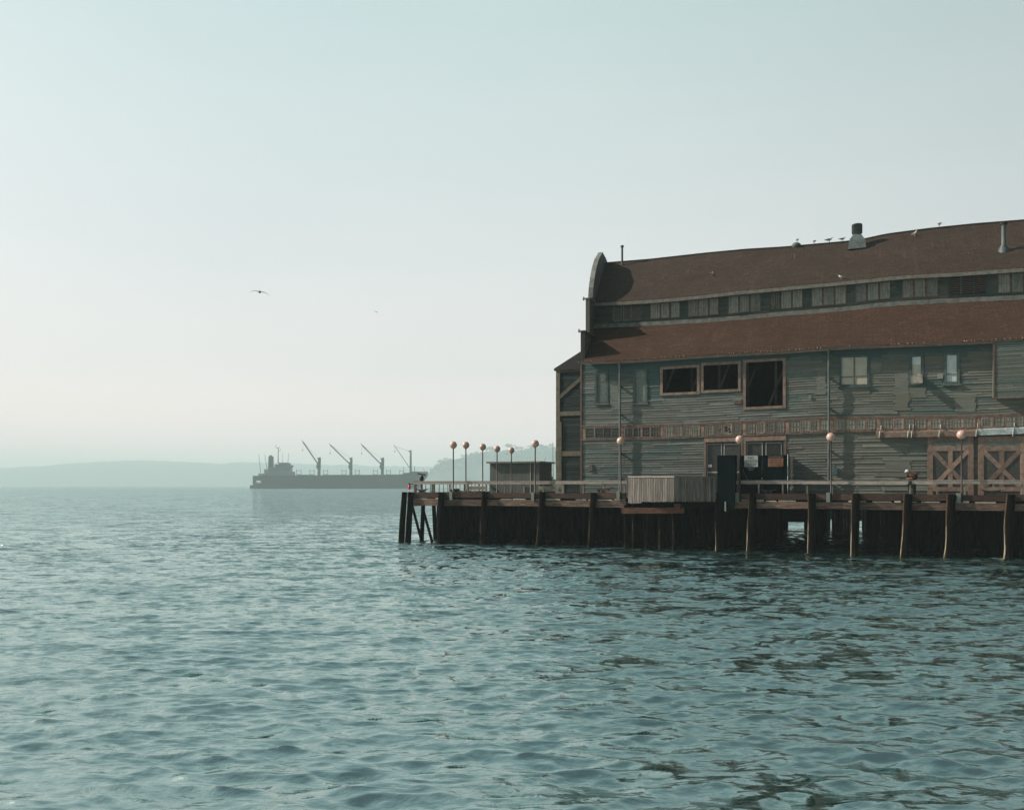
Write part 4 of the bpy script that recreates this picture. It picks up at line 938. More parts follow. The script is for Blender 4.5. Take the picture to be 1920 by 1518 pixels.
m = MB(); m.tube([(s-.12, 0, 4.70), (s-.12, 0, 4.66), (s-.12, 0, 4.40), (s-.12, 0, 4.32)], [.06, .11, .13, .05], 10); m.build('lens', M['red'], r)
# heap of nets
s = sx(865, 1.2); m = MB()
for k in range(60):
    u = R()**.7; x = s+(-.9+2.0*u); h = .55*(1-u)+.12
    m.ball((x, 1.2+U(-.5,.5), DZ+h*R()*.8+.1), U(.10,.2), 7, 5)
tag(m.build('net_heap', M['net'], base=(s, 1.2, DZ)), 'dark heap of nets on the deck behind the railing by the corner lamp', 'nets')
# numbered box and bench
s0, s1 = sx(1041, 6.0), sx(1056, 6.0); r = root('numbered_box', 'pale utility box with a dark 6 on it beside the annex', 'box', (s0, 6, DZ))
m = MB(); m.box((s0, 6, DZ), (s1, 6.5, zy(905, s0, 6))); m.build('body', M['fascia'], r); m = MB(); m.box((s0-.04, 5.96, zy(905, s0, 6)), (s1+.04, 6.54, zy(905, s0, 6)+.05)); m.build('lid', M['fascia'], r)
text('6', .55, (s0+s1)/2+.02, 5.99, zy(917.5, s0, 6), M['trim_green'], r)
for px, t, lab in ((1026, 9.0, 'timber bench on the apron between the shed and the annex'), (893, 3.2, 'low timber bench on the deck behind the railing near the second lamp')):
    s = sx(px, t); r = root('bench', lab, 'bench', (s, t, DZ), 'benches on the pier')
    m = MB(); m.box((s-.9, t-.2, DZ+.42), (s+.9, t+.2, DZ+.48)); m.build('seat', M['post'], r); m = MB(); m.box((s-.9, t+.22, DZ+.55), (s+.9, t+.27, DZ+.85)); m.build('backrest', M['post'], r)
    for x in (-.7, .7): m = MB(); m.box((s+x-.05, t-.18, DZ), (s+x+.05, t+.27, DZ+.418)); m.build('leg', M['iron'], r)

# ---- person leaning on the rail (skinned figure)
def skin(name, verts, edges, radii, mat, parent, base, sub=2, rootv=0):
    me = D.meshes.new(name); me.from_pydata([tuple(Vector(v)-Vector(base)) for v in verts], edges, []); me.materials.append(mat)
    o = D.objects.new(name, me); COL.objects.link(o)
    sk = o.modifiers.new('Skin', 'SKIN'); ss = o.modifiers.new('Sub', 'SUBSURF'); ss.levels = sub; ss.render_levels = sub
    while not me.skin_vertices: me.attributes.new('x', 'FLOAT', 'POINT'); break
    if not me.skin_vertices:
        import bmesh
        bm = bmesh.new(); bm.from_mesh(me); bm.verts.layers.skin.verify(); bm.to_mesh(me); bm.free()
    for i, r_ in enumerate(radii):
        rr = r_ if isinstance(r_, tuple) else (r_, r_); me.skin_vertices[0].data[i].radius = rr
    me.skin_vertices[0].data[rootv].use_root = True
    for p in me.polygons: p.use_smooth = True
    if parent is not None: o.parent = parent
    return o
s = sx(1711, .45); t = .45; z = DZ
base = (s, t, z); per = root('person', 'person in dark rust jacket and pale cap, bent forward with arms on the railing', 'person', base)
# pelvis, chest (bent forward towards the rail and to the left), neck, head; legs; arms folded on the rail
K_ = 1.12
V = [(-.02,.26,.98),(.05,.20,1.22),(.06,.08,1.44),(-.06,-.02,1.55),(-.17,-.07,1.585),(-.25,-.11,1.62),(-.29,-.14,1.69),
     (-.12,.26,.90),(-.15,.14,.50),(-.14,.22,.10),(-.15,.10,.04),
     (.09,.26,.90),(.10,.12,.50),(.11,.24,.10),(.10,.12,.04),
     (-.20,.04,1.48),(-.36,-.14,1.26),(-.32,-.36,1.22),(-.16,-.40,1.225),
     (.10,.0,1.46),(.12,-.22,1.26),(-.04,-.38,1.24),(-.20,-.35,1.285)]
V = [(s+x*K_, t+y*K_, z+w_*K_) for x, y, w_ in V]
E = [(0,1),(1,2),(2,3),(3,4),(4,5),(5,6),(0,7),(7,8),(8,9),(9,10),(0,11),(11,12),(12,13),(13,14),(3,15),(15,16),(16,17),(17,18),(3,19),(19,20),(20,21),(21,22)]
Rr = [(.19,.17),(.22,.18),(.27,.23),(.22,.19),.09,.10,.10,.125,.09,.065,.05,.125,.09,.065,.05,.075,.055,.04,.025,.075,.055,.04,.025]
skin('body', V, E, Rr, M['skin'], per, base)
# clothes follow the body
idx = [0,1,2,3,15,16,17,19,20,21]; mp_ = {a: i for i, a in enumerate(idx)}
skin('jacket', [V[i] for i in idx], [(mp_[a], mp_[b]) for a, b in E if a in mp_ and b in mp_], [tuple(1.14*x+.012 for x in (Rr[i] if isinstance(Rr[i], tuple) else (Rr[i],)*2)) for i in idx], M['jacket'], per, base)
idx = [0,7,8,9,11,12,13]; mp_ = {a: i for i, a in enumerate(idx)}
skin('trousers', [V[i] for i in idx], [(mp_[a], mp_[b]) for a, b in E if a in mp_ and b in mp_], [tuple(1.1*x+.015 for x in (Rr[i] if isinstance(Rr[i], tuple) else (Rr[i],)*2)) for i in idx], M['denim'], per, base)
hd = V[5]; m = MB(); c = (hd[0]-.05, hd[1]-.05, hd[2]+.055)
m.ball((c[0], c[1], c[2]+.02), .125, 14, 9, sc=(1, 1.05, .8)); m.bar((c[0]-.06, c[1]-.07, c[2]+.0), (c[0]-.14, c[1]-.15, c[2]-.03), .15, .02); cp = m.build('cap', M['cap'], per)
m = MB(); m.ball((c[0]+.075, c[1]+.04, c[2]+.005), .098, 12, 8); m.build('hair', M['capdark'], per)
m = MB(); m.ball((c[0]-.105, c[1]-.115, c[2]-.055), .018, 8, 6); m.ball((c[0]-.115, c[1]-.075, c[2]-.03), .011, 6, 5); m.ball((c[0]-.075, c[1]-.125, c[2]-.03), .011, 6, 5); m.build('face', M['skin'], per)
for hx, hy, hz, dx in ((V[18][0], V[18][1], V[18][2], 1), (V[22][0], V[22][1], V[22][2], -1)):
    hv = [(hx, hy, hz)]; he = []; hr = [(.032, .018)]
    for k in range(4):
        L = (.075, .085, .08, .06)[k]; y = hy-.03+.02*k; n = len(hv)
        hv += [(hx+dx*.05, y, hz), (hx+dx*(.05+L*.5), y, hz+.006), (hx+dx*(.05+L), y, hz-.015)]; he += [(0, n), (n, n+1), (n+1, n+2)]; hr += [.010, .009, .008]
    n = len(hv); hv += [(hx+dx*.02, hy-.05, hz+.01), (hx+dx*.05, hy-.075, hz+.01)]; he += [(0, n), (n, n+1)]; hr += [.011, .009]
    skin('hand', hv, he, hr, M['skin'], per, base, 1)
for sd in (9, 13):
    x, y, zz = V[sd]; m = MB(); m.ball((x, y-.06, z+.05), .06, 10, 7, sc=(.8, 2.2, .85)); m.build('shoe', M['bag'], per)
m = MB(); m.ball((s-.20, -.16, 4.86), .13, 12, 8, sc=(.9, .7, 1.15)); m.bar((s-.2, -.1, 4.98), (s-.2, .06, 5.05), .05, .03)
tag(m.build('bag', M['bag'], base=(s-.2, -.1, 4.8)), 'small black bag hung over the railing below the leaning person', 'bag')

# ================================================================ GULLS
def gull_mesh(r, L=.62):
    """standing gull, bill towards +x, feet at the origin"""
    m = MB(); m.tube([(-.36,0,.20),(-.26,0,.215),(-.12,0,.235),(.02,0,.25),(.11,0,.29),(.16,0,.36),(.185,0,.41),(.225,0,.405),(.25,0,.40)], [.008,.045,.085,.095,.075,.045,.046,.03,.012], 10, .5)
    m.build('body', M['gullwhite'], r)
    m = MB()
    for sgn in (-1, 1): m.tube([(.07, sgn*.075, .28), (-.1, sgn*.088, .262), (-.28, sgn*.045, .225), (-.42, sgn*.012, .205)], [.03, .048, .028, .006], 8, .5)
    m.build('folded_wings', M['gullgrey'], r)
    m = MB(); m.tube([(.245,0,.40),(.275,0,.397),(.30,0,.388)], [.012,.010,.003], 6); m.build('bill', M['beak'], r)
    for sgn in (-1, 1): m = MB(); m.tube([(0, sgn*.035, 0), (.005, sgn*.035, .17)], .011, 6); m.build('leg', M['beak'], r)
def W0(v): return (v.x, v.y, v.z)
gl = []
def on_ridge(px): s = sx(px, TR); return P(s, TR, ridge(s)+.04)
perch = [(on_ridge(1494.5)+Vector((0,0,.28)), 1.6, 'gull standing on the round vent dome of the ridge'), (on_ridge(1526.5), 1.5, 'gull seen end on standing on the ridge right of the vent dome'),
         (on_ridge(1555), .0, 'largest gull on the ridge, in profile facing right'), (on_ridge(1580), .12, 'gull in profile with lowered head just left of the ventilator'),
         (on_ridge(1599), -1.2, 'gull half hidden behind the ridge ventilator'), (on_ridge(1761), 1.4, 'gull stretching its neck alone on the ridge at the right')]
for px, py, rz, lab in ((1715, 443, -1.2, 'white breasted gull standing on the roof slope below the ridge'), (1577, 524, 2.6, 'gull standing low on the upper roof slope near its eave'), (1334, 517, .6, 'dark looking gull sitting on the left part of the upper roof slope')):
    q = on_up(px, py); perch.append((P(q[0], q[1], q[2]), rz, lab))
g0 = None
for i, (loc, rz, lab) in enumerate(perch):
    if g0 is None:
        g0 = root('perched_gull', lab, 'gull', (0, 0, 0), 'gulls perched on the roof', pier=False, rz=0); gull_mesh(g0); g = g0
    else: g = copy_tree(g0)
    g.location = loc; g.rotation_euler.z = rz; g['label'] = lab; k = (1.0, 1.05, 1.15, 1.0, .95, 1.2, 1.0, .85, .8)[i]; g.scale = (k, k, k)
def flying(px, py, Y, span, lab, up, bank, rz=0):
    c = W(px, py, Y); r = root('flying_gull', lab, 'gull', (0,0,0), 'gulls in flight', pier=False, rz=0)
    k = span/1.3; m = MB(); m.tube([(0,-.3,0),(0,-.15,.0),(0,0,.0),(0,.16,.01),(0,.24,.02),(0,.29,.015)], [.01,.055,.08,.05,.04,.01], 10, .5, cap=True); m.build('body', M['gullgrey'], r)
    for sgn in (-1, 1):
        m = MB(); st = 10; vs = []
        for j in range(st+1):
            u = j/st; x = sgn*(.03+.62*u); zc_ = up[0]*math.sin(min(u*1.9, 1.57))*.12 + up[1]*u*u*.30; ch = .17*(1-u**2.2)+.012; sw = -.02+.10*math.sin(u*2.2)-.12*u*u
            th_ = .022*(1-u)+.004
            vs += [(x, sw+ch*.45, zc_), (x, sw, zc_+th_), (x, sw-ch*.55, zc_-.004), (x, sw, zc_-th_*.4)]
        fs = [(j*4+a, j*4+(a+1) % 4, (j+1)*4+(a+1) % 4, (j+1)*4+a) for j in range(st) for a in range(4)]
        m.mesh(vs, fs, .5, 0, True); m.build('wing', M['gullgrey'], r)
    m = MB(); m.mesh([(-.03,-.26,0),(.03,-.26,0),(.06,-.42,0),(-.06,-.42,0),(0,-.27,.015)], [(0,1,2,3),(0,4,1),(4,2,1),(0,3,4),(4,3,2)], .5); m.build('tail', M['gullwhite'], r)
    r.location = c; r.rotation_euler = (0, bank, rz); r.scale = (k, k, k)
flying(487, 547.5, 62, 1.5, 'larger gull gliding with drooped wings high over the water at the left', (1.0, -1.0), .10, .3)
flying(706, 585, 150, 1.25, 'small gull with raised wings flying in the open sky left of the warehouse', (.2, 1.1), .12, .5)
flying(949.5, 851, 190, 1.2, 'tiny dark gull flying between the lamps in front of the wooded headland', (.3, .9), -.5, .9)

# ================================================================ FAR THINGS
# cargo ship: local x = along the hull (0 stern .. bow), y = beam, z up; 1 photo pixel is .72 m here
YS = 1150.0; K = YS/F
ship = root('cargo_ship', 'long grey bulk carrier with four deck cranes anchored in the haze', 'cargo ship', (0,0,0), pier=False, rz=0)
RZ = math.radians(7); ship.location = W(482, 0, YS); ship.location.z = 0; ship.rotation_euler.z = RZ
def hx(px): return (px-482)*K*1.01
def hz(py): return (915.8-py)*K
BM = 15.0
m = MB(); st = [(0, 13, 9.5), (4, 14, 12), (20, 15, 15), (60, 15, 15), (170, 15, 15), (195, 14.5, 12), (208, 11, 6.5), (216, 6.5, 2.2), (hx(785), 3.5, .4), (hx(790), 2.4, .3), (hx(797.5), .8, .3)]
vs = []
for i, (x, b1, b0) in enumerate(st):
    top = 17.0 + (hz(889)-hz(892))*x/200 if x < 199 else (17.0+2.0+ (4.2 if x > 201 else 0)); bot = -1.5 if x < 216.5 else {8: 2.0, 9: 9.0, 10: 18.5}[i]
    x0 = x - (3.0 if i == 0 else 0)
    for (y, z) in ((-b1, top), (-b1*.97, top*.35+bot*.5), (-b0, bot), (b0, bot), (b1*.97, top*.35+bot*.5), (b1, top)): vs.append((x + (-3.5 if (i == 0 and z > 5) else (3.5 if i == 0 else 0)), y, z))
fs = [(i*6+j, i*6+(j+1) % 6, (i+1)*6+(j+1) % 6, (i+1)*6+j) for i in range(len(st)-1) for j in range(6)]
m.mesh(vs, fs + [(0,1,2,3,4,5)[::-1]], .5); hull = m.build('hull', M['hull'], ship)
m = MB(); m.face([(-3.55,-13,16.9), (3.3,-9.2,-1.0), (3.3,9.2,-1.0), (-3.55,13,16.9)]); m.build('transom', M['hullpale'], hull)  # sunlit stern face put in as a paler colour than the hull
m = MB(); a = hx(471.5); m.box((a, -9, -1), (hx(486), 9, hz(909.5))); tag(m.build('stern_barge', M['hull'], ship))
m = MB(); a = hx(484.5); m.tube([(a, -15.8, hz(903.8)), (a+3, -16.2, hz(903.8)), (a+6.5, -15.8, hz(903.8))], [1.0, 2.0, 1.0], 8); m.build('lifeboat', M['sail'], ship); m = MB(); m.ball((a+1.2, -17.4, hz(903.8)), .9, 8, 6); m.build('lifeboat_door', M['red'], ship)
def sbox(name, x0, x1, y0, y1, b, mat, par=ship): m = MB(); m.box((hx(x0), -b, hz(y1)), (hx(x1), b, hz(y0))); return m.build(name, mat, par)
sh0 = sbox('superstructure', 500, 549, 884, 892.5, 13, M['shiphouse']); sbox('deckhouse', 504, 544, 876, 884, 11.5, M['shiphouse'], sh0); sbox('deckhouse', 516, 542, 870.5, 876, 10, M['shiphouse'], sh0); sbox('bridge', 523.5, 540, 867.5, 870.5, 14.5, M['shiphouse'], sh0)
m = MB(); m.prism([(hx(536), hz(870.5)), (hx(546), hz(872)), (hx(545), hz(875)), (hx(541), hz(879))], lambda x, z: (x, -14.5, z), lambda x, z: (x, 14.5, z)); m.build('bridge_wing', M['shiphouse'], sh0)
m = MB()
for y in (887, 880, 873.5): 
    for k in range(10): x = hx(508+k*3.4); m.box((x, -13.15 if y > 885 else (-11.65 if y > 876 else -10.15), hz(y)), (x+1.1, -10, hz(y)+.9)) if x < hx(540) else None
m.build('portholes', M['iron'], sh0)
m = MB(); m.prism([(hx(503), hz(876)), (hx(503.5), hz(856.5)), (hx(506), hz(854)), (hx(511), hz(855.5)), (hx(511.5), hz(876))], lambda x, z: (x, -4.5, z), lambda x, z: (x, 4.5, z)); m.tube([(hx(507), 0, hz(856)), (hx(507), 0, hz(853.3))], 1.0, 8); m.build('funnel', simple('ship_funnel', (.02,.05,.065), .7, .1, .1), ship)
m = MB(); x = hx(520.2); m.tube([(x, 0, hz(868)), (x, 0, hz(840))], [.75, .45], 6); m.tube([(x, 0, hz(846)), (x+3, 0, hz(844)), (x+2.8, 0, hz(841))], .3, 5); m.tube([(x, 0, hz(841)), (x-2.8, 0, hz(839.5)), (x-3.4, 0, hz(834))], .3, 5); m.tube([(x-2, 0, hz(840)), (x+2, 0, hz(839)), (x+.8, 0, hz(837))], .3, 5); m.build('radar_mast', M['shipcrane'], ship)
for a, ya, b, yb, r_ in ((484.5, 851.5, 488, 886, .38), (495.5, 851.5, 499.5, 880, .4), (528.2, 849, 528, 868, .28), (538.8, 849, 537.5, 868, .35)):
    m = MB(); m.tube([(hx(b), 2, hz(yb)), (hx(a), 2, hz(ya))], [r_, r_*.6], 5); m.build('antenna', M['shipcrane'], ship)
m = MB(); m.box((hx(486), -8, 17.2), (hx(493), 8, 17.2+3)); m.box((hx(496), -6, 17.2), (hx(500), 6, 26)); m.build('aft_deckhouse', M['hullpale'], ship)
for (p0, p1, top, jb, jy, tx, ty) in ((591, 598.5, 857.5, 592.5, 869, 563, 824.5), (650, 657, 857, 650.5, 868.5, 613.2, 830), (708, 716, 856.5, 708.5, 868.5, 671.6, 830)):
    x0, x1 = hx(p0), hx(p1); cx_ = (x0+x1)/2; m = MB()
    m.tube([(cx_, 0, 17), (cx_, 0, hz(880)), (cx_, 0, hz(878))], [2.2, 2.0, 2.6], 10); m.box((x0, -3, hz(879)), (x1-.6, 3, hz(866))); m.box((x0+1.6, -2, hz(866)), (x1-.4, 2, hz(859))); m.bar((x0+.5, 0, hz(859.5)), (x1-.6, 0, hz(857.3)), 3.2, 1.4); m.box((x0-.8, -2, hz(876)), (x0, 2, hz(872)))
    c_ = m.build('deck_crane', M['shipcrane'], ship)
    m = MB(); m.bar((hx(jb), 0, hz(jy)), (hx(tx+2.5), 0, hz(ty+3.5)), 2.4, 1.5); m.bar((hx(tx+2.5), 0, hz(ty+3.5)), (hx(tx), 0, hz(ty)), .8, .6); m.build('jib', M['shipcrane'], c_)
    m = MB(); m.tube([(hx(tx+1.5), 0, hz(ty+2.5)), (x0+2, 0, hz(858))], .10, 4); m.tube([(hx(tx+2), 0, hz(ty+3)), (hx(tx+2.0), 0, hz(ty+17))], .07, 4); m.build('cable', M['shipcrane'], c_)
    m = MB(); m.tube([(hx(tx+2.0), 0, hz(ty+17)), (hx(tx+2), 0, hz(ty+21))], .45, 5); m.build('hook_block', M['shipcrane'], c_)
m = MB(); x = hx(765.2); m.tube([(x, 0, 17), (x, 0, hz(846)), (x, 0, hz(842.5))], [1.8, 1.2, 1.5], 8); m.bar((x-3, 0, hz(845.5)), (x+.6, 0, hz(843)), 1.5, 1.2); c_ = m.build('deck_crane', M['shipcrane'], ship)
m = MB(); m.bar((hx(763), 0, hz(876)), (hx(733.5), 0, hz(832.5)), 1.0, .8); m.build('jib', M['shipcrane'], c_)
m = MB(); m.tube([(hx(736), 0, hz(836)), (x, 0, hz(845))], .18, 4); m.tube([(hx(735.3), 0, hz(834)), (hx(735.3), 0, hz(843))], .07, 4); m.build('cable', M['shipcrane'], c_)
m = MB(); m.tube([(hx(735.3), 0, hz(843)), (hx(735.3), 0, hz(847))], .45, 5); m.build('hook_block', M['shipcrane'], c_)
for a, b in ((553.6, 561.9), (578, 585.8), (602.5, 610.8), (636.9, 644.6), (661.3, 669.2), (695.2, 702.9), (719.6, 727.5), (744.6, 752)):
    m = MB(); z0 = 17.0
    for x in (a, b): m.tube([(hx(x), 0, z0), (hx(x), 0, hz(879.5))], .34, 5)
    for y in (882.5, 889): m.bar((hx(a), 0, hz(y)), (hx(b), 0, hz(y)), .3, .45)
    m.build('hatch_gantry', M['shipcrane'], ship)
m = MB()
for a, b in ((556, 586), (604, 644), (663, 702), (721, 745)): m.box((hx(a), -9, 17), (hx(b), 9, 18.6))
m.build('hatch_covers', M['hull'], ship)
sbox('forecastle_house', 750, 764, 886, 890, 8, M['hullpale']); 
m = MB(); m.tube([(hx(772.5), 0, 21), (hx(772.5), 0, hz(873))], [.5, .3], 5); m.tube([(hx(752), 0, 20), (hx(752), 0, hz(874))], [.5, .3], 5); m.tube([(hx(792), 0, 23), (hx(788), 0, hz(876))], [.3, .15], 5); m.build('foremast', M['shipcrane'], ship)

# small sailboat far off
YB = 760; r = root('sailboat', 'tiny sailboat with a tall white sail far behind the pier railing', 'sailboat', (0,0,0), pier=False, rz=0); r.location = W(877.5, 0, YB); r.location.z = 0
m = MB(); vs = []
for x, b, z in ((-3.8, 1.0, .9), (-2, 1.3, .85), (1, 1.3, .9), (4.2, .1, 1.2)): vs += [(x, -b, z), (x*.92, 0, -.5), (x, b, z)]
m.mesh(vs, [(i*3+j, i*3+j+1, i*3+j+4, i*3+j+3) for i in range(3) for j in range(2)] + [(i*3, i*3+3, i*3+5, i*3+2) for i in range(3)] + [(0, 2, 1)], .5); m.build('hull', M['white'], r)
m = MB(); m.tube([(.6, 0, .8), (.9, 0, 11.9)], .07, 6); m.build('mast', M['alu'], r)
m = MB(); n = 8; vs = []
for j in range(n+1): u = j/n; w_ = 2.6*(1-u)**.8+.1; z = 1.6+10*u; vs += [(.55+.3*u, 0, z), (.5-w_*.5, -.35*(1-u), z-.1), (.6-w_, 0, z-.2)]
m.mesh(vs, [(j*3+a, j*3+a+1, j*3+a+4, j*3+a+3) for j in range(n) for a in range(2)], .5, 0, True); m.build('sail', M['sail'], r)
# fishing boat moored beyond the far side of the pier
YF = 122.0; r = root('fishing_boat', 'moored fishing boat with thin masts behind the pier, partly hidden by the annex', 'fishing boat', (0,0,0), pier=False, rz=0); r.location = W(1030, 0, YF); r.location.z = 0
m = MB(); vs = []
for x, b, z in ((-6, 1.6, 2.0), (-3, 2.2, 1.9), (2, 2.3, 2.2), (5, 1.6, 2.9), (7, .1, 3.6)): vs += [(x, -b, z), (x*.93, 0, -.8), (x, b, z)]
m.mesh(vs, [(i*3+j, i*3+j+1, i*3+j+4, i*3+j+3) for i in range(4) for j in range(2)] + [(i*3, i*3+3, i*3+5, i*3+2) for i in range(4)] + [(0, 2, 1)], .5); m.build('hull', M['white'], r)
m = MB(); m.box((-1.8, -1.3, 2.0), (1.4, 1.3, 5.3)); cb = m.build('cabin', M['shed'], r); m = MB(); m.box((-2.2, -1.5, 5.302), (1.8, 1.5, 5.5)); m.ball((.2, 0, 5.7), .3, 8, 6); m.box((-1.2, -.4, 5.502), (-.5, .4, 5.95)); m.build('roof', M['post'], cb)
m = MB(); m.tube([(.55, 0, 5.2), (.5, 0, 10.8)], [.07, .035], 6); m.tube([(.55, 0, 6.9), (-.7, 0, 6.9)], .03, 5); m.ball((-.75, 0, 6.85), .2, 8, 6); m.tube([(1.0, 0, 5.2), (.9, 0, 9.6)], .03, 5); m.build('mast', M['post'], r)
m = MB(); m.tube([(-1.9, 0, 5.4), (-.5, 0, 8.6)], .02, 4); m.tube([(-.75, 0, 6.9), (-.75, 0, 5.4)], .02, 4); m.build('rigging', M['iron'], r)

# headland: wooded bluff
YH = 3700.0
prof_h = [(796,909),(800,899),(803.3,893),(808,885),(813,879),(822,872),(835,868),(850,865),(863,862),(877,858),(892,853),(903,852),(915,848),(927,846),(940,848),(953,845),(965,846),(980,846),(996,842),(1013,840),(1030,840),(1045,841),(1100,838),(1200,835),(1400,832),(1700,838),(2000,842),(2400,860)]
def ph(px):
    for (a, za), (b, zb) in zip(prof_h, prof_h[1:]):
        if a <= px <= b: return za+(zb-za)*(px-a)/(b-a)
    return 909
m = MB(); ng = 420; rows_ = []
for j, u in enumerate((0, .15, .35, .55, .75, .9, 1.0, 1.15, 1.5)):
    row = []
    for i in range(ng+1):
        px = 796+(2400-796)*(i/ng)**1.4; H = max(0, (HZ-ph(px)))*YH/F
        y = YH + (u-1)*330 + 25*mn.noise(Vector((px*.02, 0, 0))); h = (H+HC)*(math.sin(min(u, 1)*math.pi/2)**.8 if u <= 1 else max(0, 1-(u-1)*1.2)) - 1 + (6*mn.noise(Vector((px*.05, u*4, 2))) if 0 < u < 1 else 0)
        row.append(((px-CX)/F*YH, y, h if u > 0 else -2))
    rows_.append(row)
vs = [p for r_ in rows_ for p in r_]; n = ng+1
m.mesh(vs, [(j*n+i, j*n+i+1, (j+1)*n+i+1, (j+1)*n+i) for j in range(len(rows_)-1) for i in range(ng)], .5, 0, True)
tag(m.build('hills', M['far_land'], base=(0,0,0), pier=False), kind='structure')
def clump(m, c, r, n=16):
    """a cluster of small leaf-mass faces around c"""
    for _ in range(n):
        d = Vector((U(-1,1), U(-1,1), U(-.8,1))); d = d.normalized()*r*(R()**.4); p = Vector(c)+Vector((d.x, d.y, d.z*.75)); q = r*U(.22,.45)
        a = Vector((U(-1,1), U(-1,1), U(-1,1))).normalized(); b = a.orthogonal().normalized(); c3 = a.cross(b)
        m.face([p+b*q, p+c3*q*.9, p-b*q*.9, p-c3*q]); 
random.seed(21)
m = MB()
for k in range(1500):
    px = 800+(1250-800)*R()**1.15; u = U(.35, 1.05); H = max(0, (HZ-ph(px)))*YH/F; h = (H+HC)*(math.sin(min(u, 1)*math.pi/2)**.8)
    if px < 812: h *= .9
    rr = U(4, 9) * (1 if px > 815 else .6); clump(m, ((px-CX)/F*YH, YH+(u-1)*330, h+rr*.3), rr, 12)
tag(m.build('wood', M['leaf'], base=(0,0,0), pier=False), 'hazy dense wood covering the headland behind the pier lamps', 'wood', kind='stuff')
TREES = [(829,866,13,'spreading flat crowned tree leaning out at the seaward tip of the headland ridge'),(842,862,14,'broad tree behind the first pier lamp on the headland ridge'),(806.5,888,6,'small pointed tree on the lowest seaward slope of the headland'),
 (869,855,6,'small detached tree top between the first two lamps'),(884,854,12,'broad domed tree on the ridge right of the second lamp'),(895,851,12,'rounded tree on the ridge just left of the third lamp'),
 (917,842,12,'tall rounded tree on the ridge just right of the third lamp'),(926,841,11,'flat topped tree behind the fourth lamp'),(955,836,13,'highest round tree of the ridge, just left of the smallest lamp'),
 (974,841,11,'low domed tree on the ridge right of the smallest lamp'),(996,839,11,'wide tree on the ridge left of the lamp before the shed corner'),(1012,836,9,'tree on the ridge right of the lamp before the shed corner'),(1021,838,8,'low tree between the shed lamp and the annex on the ridge'),(1033,835,7,'narrow tree on the ridge beside the annex wall')]
for (px, py, hw, lab) in TREES:
    c = W(px, py, YH-10); gz = max(0, c.z-38); r = root('tree', lab, 'tree', (c.x, c.y, gz), 'trees on the headland ridge', pier=False)
    wx = hw*YH/F; m = MB(); k = 0
    for _ in range(26):
        a = U(0, 6.28); q = R()**.5; m_x = math.cos(a)*q*wx*.8; z = c.z + U(-.5,.75)*wx*.45*(1-q*.6)+2; rr = U(3, 6.0)*min(1, hw/9); clump(m, (c.x+m_x, c.y+math.sin(a)*q*wx*.6, z), rr, 16)
    m.build('crown', M['leaf'], r)
    m = MB(); m.tube([(c.x, c.y, gz-6), (c.x+1, c.y, c.z-6), (c.x+.5, c.y, c.z+2)], [1.1, .8, .3], 7)
    for sgn in (-1, 1): m.tube([(c.x+.8, c.y, c.z-8), (c.x+sgn*wx*.45, c.y, c.z+1)], [.5, .2], 5)
    m.build('trunk', M['bark'], r)
# far shore ridge
YR = 6300.0
pr2 = [(-500,880),(-100,882),(15,877.5),(75,873.7),(82,877.5),(90,875),(120,870),(175,866.5),(225,864.3),(260,863),(350,865.7),(420,869.5),(447,866),(475,867),(544,867.5),(573,870),(619,871.5),(669,870.8),(690,873.5),(736,873.8),(794,874),(850,878),(1000,884),(1400,880),(2400,872)]
def p2(px):
    for (a, za), (b, zb) in zip(pr2, pr2[1:]):
        if a <= px <= b: return za+(zb-za)*(px-a)/(b-a)
    return 880
m = MB(); ng = 900; rows_ = []
for j, u in enumerate((0, .2, .45, .7, .88, 1.0, 1.3)):
    row = []
    for i in range(ng+1):
        px = -500+2900*i/ng; H = (HZ-p2(px))*YR/F + HC; jag = 7*mn.noise(Vector((px*.11, 0, 0)))+5*mn.noise(Vector((px*.35, 5, 0)))
        h = H*(math.sin(min(u, 1)*math.pi/2)**.7 if u <= 1 else .55) + (jag if u > .3 else 0)
        row.append(((px-CX)/F*YR, YR+(u-1)*600, h if u > 0 else -2))
    rows_.append(row)
vs = [p for r_ in rows_ for p in r_]; n = ng+1
m.mesh(vs, [(j*n+i, j*n+i+1, (j+1)*n+i+1, (j+1)*n+i) for j in range(len(rows_)-1) for i in range(ng)], .5, 0, True)
tag(m.build('far_shore', M['far_land'], base=(0,0,0), pier=False), kind='structure')

# ================================================================ AIR
HD = 3.1e-4
m = MB(); m.box((-6900, -500, -2.5), (6900, 6900, 212)); hz_ = m.build('haze', M['white'], base=(0,0,0), pier=False)
mt = D.materials.new('haze_air'); mt.use_nodes = True; nt = mt.node_tree; nt.nodes.clear(); out = nt.nodes.new('ShaderNodeOutputMaterial'); pv = nt.nodes.new('ShaderNodeVolumePrincipled')
pv.inputs['Color'].default_value = (.75, .985, 1.0, 1); pv.inputs['Density'].default_value = HD; pv.inputs['Anisotropy'].default_value = .0
nt.links.new(pv.outputs[0], out.inputs['Volume']); hz_.data.materials.clear(); hz_.data.materials.append(mt); tag(hz_, kind='stuff')
SKYDIR = (-.55, 1, .1); SKYRAMP = [(0, (1.48,1.02,1.02)), (.06, (1.20,.94,.94)), (.13, (.90,.82,.785)), (.28, (.755,.78,.725)), (.50, (.605,.74,.69)), (.74, (.38,.53,.51)), (1, (.28,.42,.41))]
SKYLEV = [(0, (.20,.20,.20)), (.45, (.34,.34,.34)), (.72, (.80,.80,.80)), (.9, (1,1,1))]
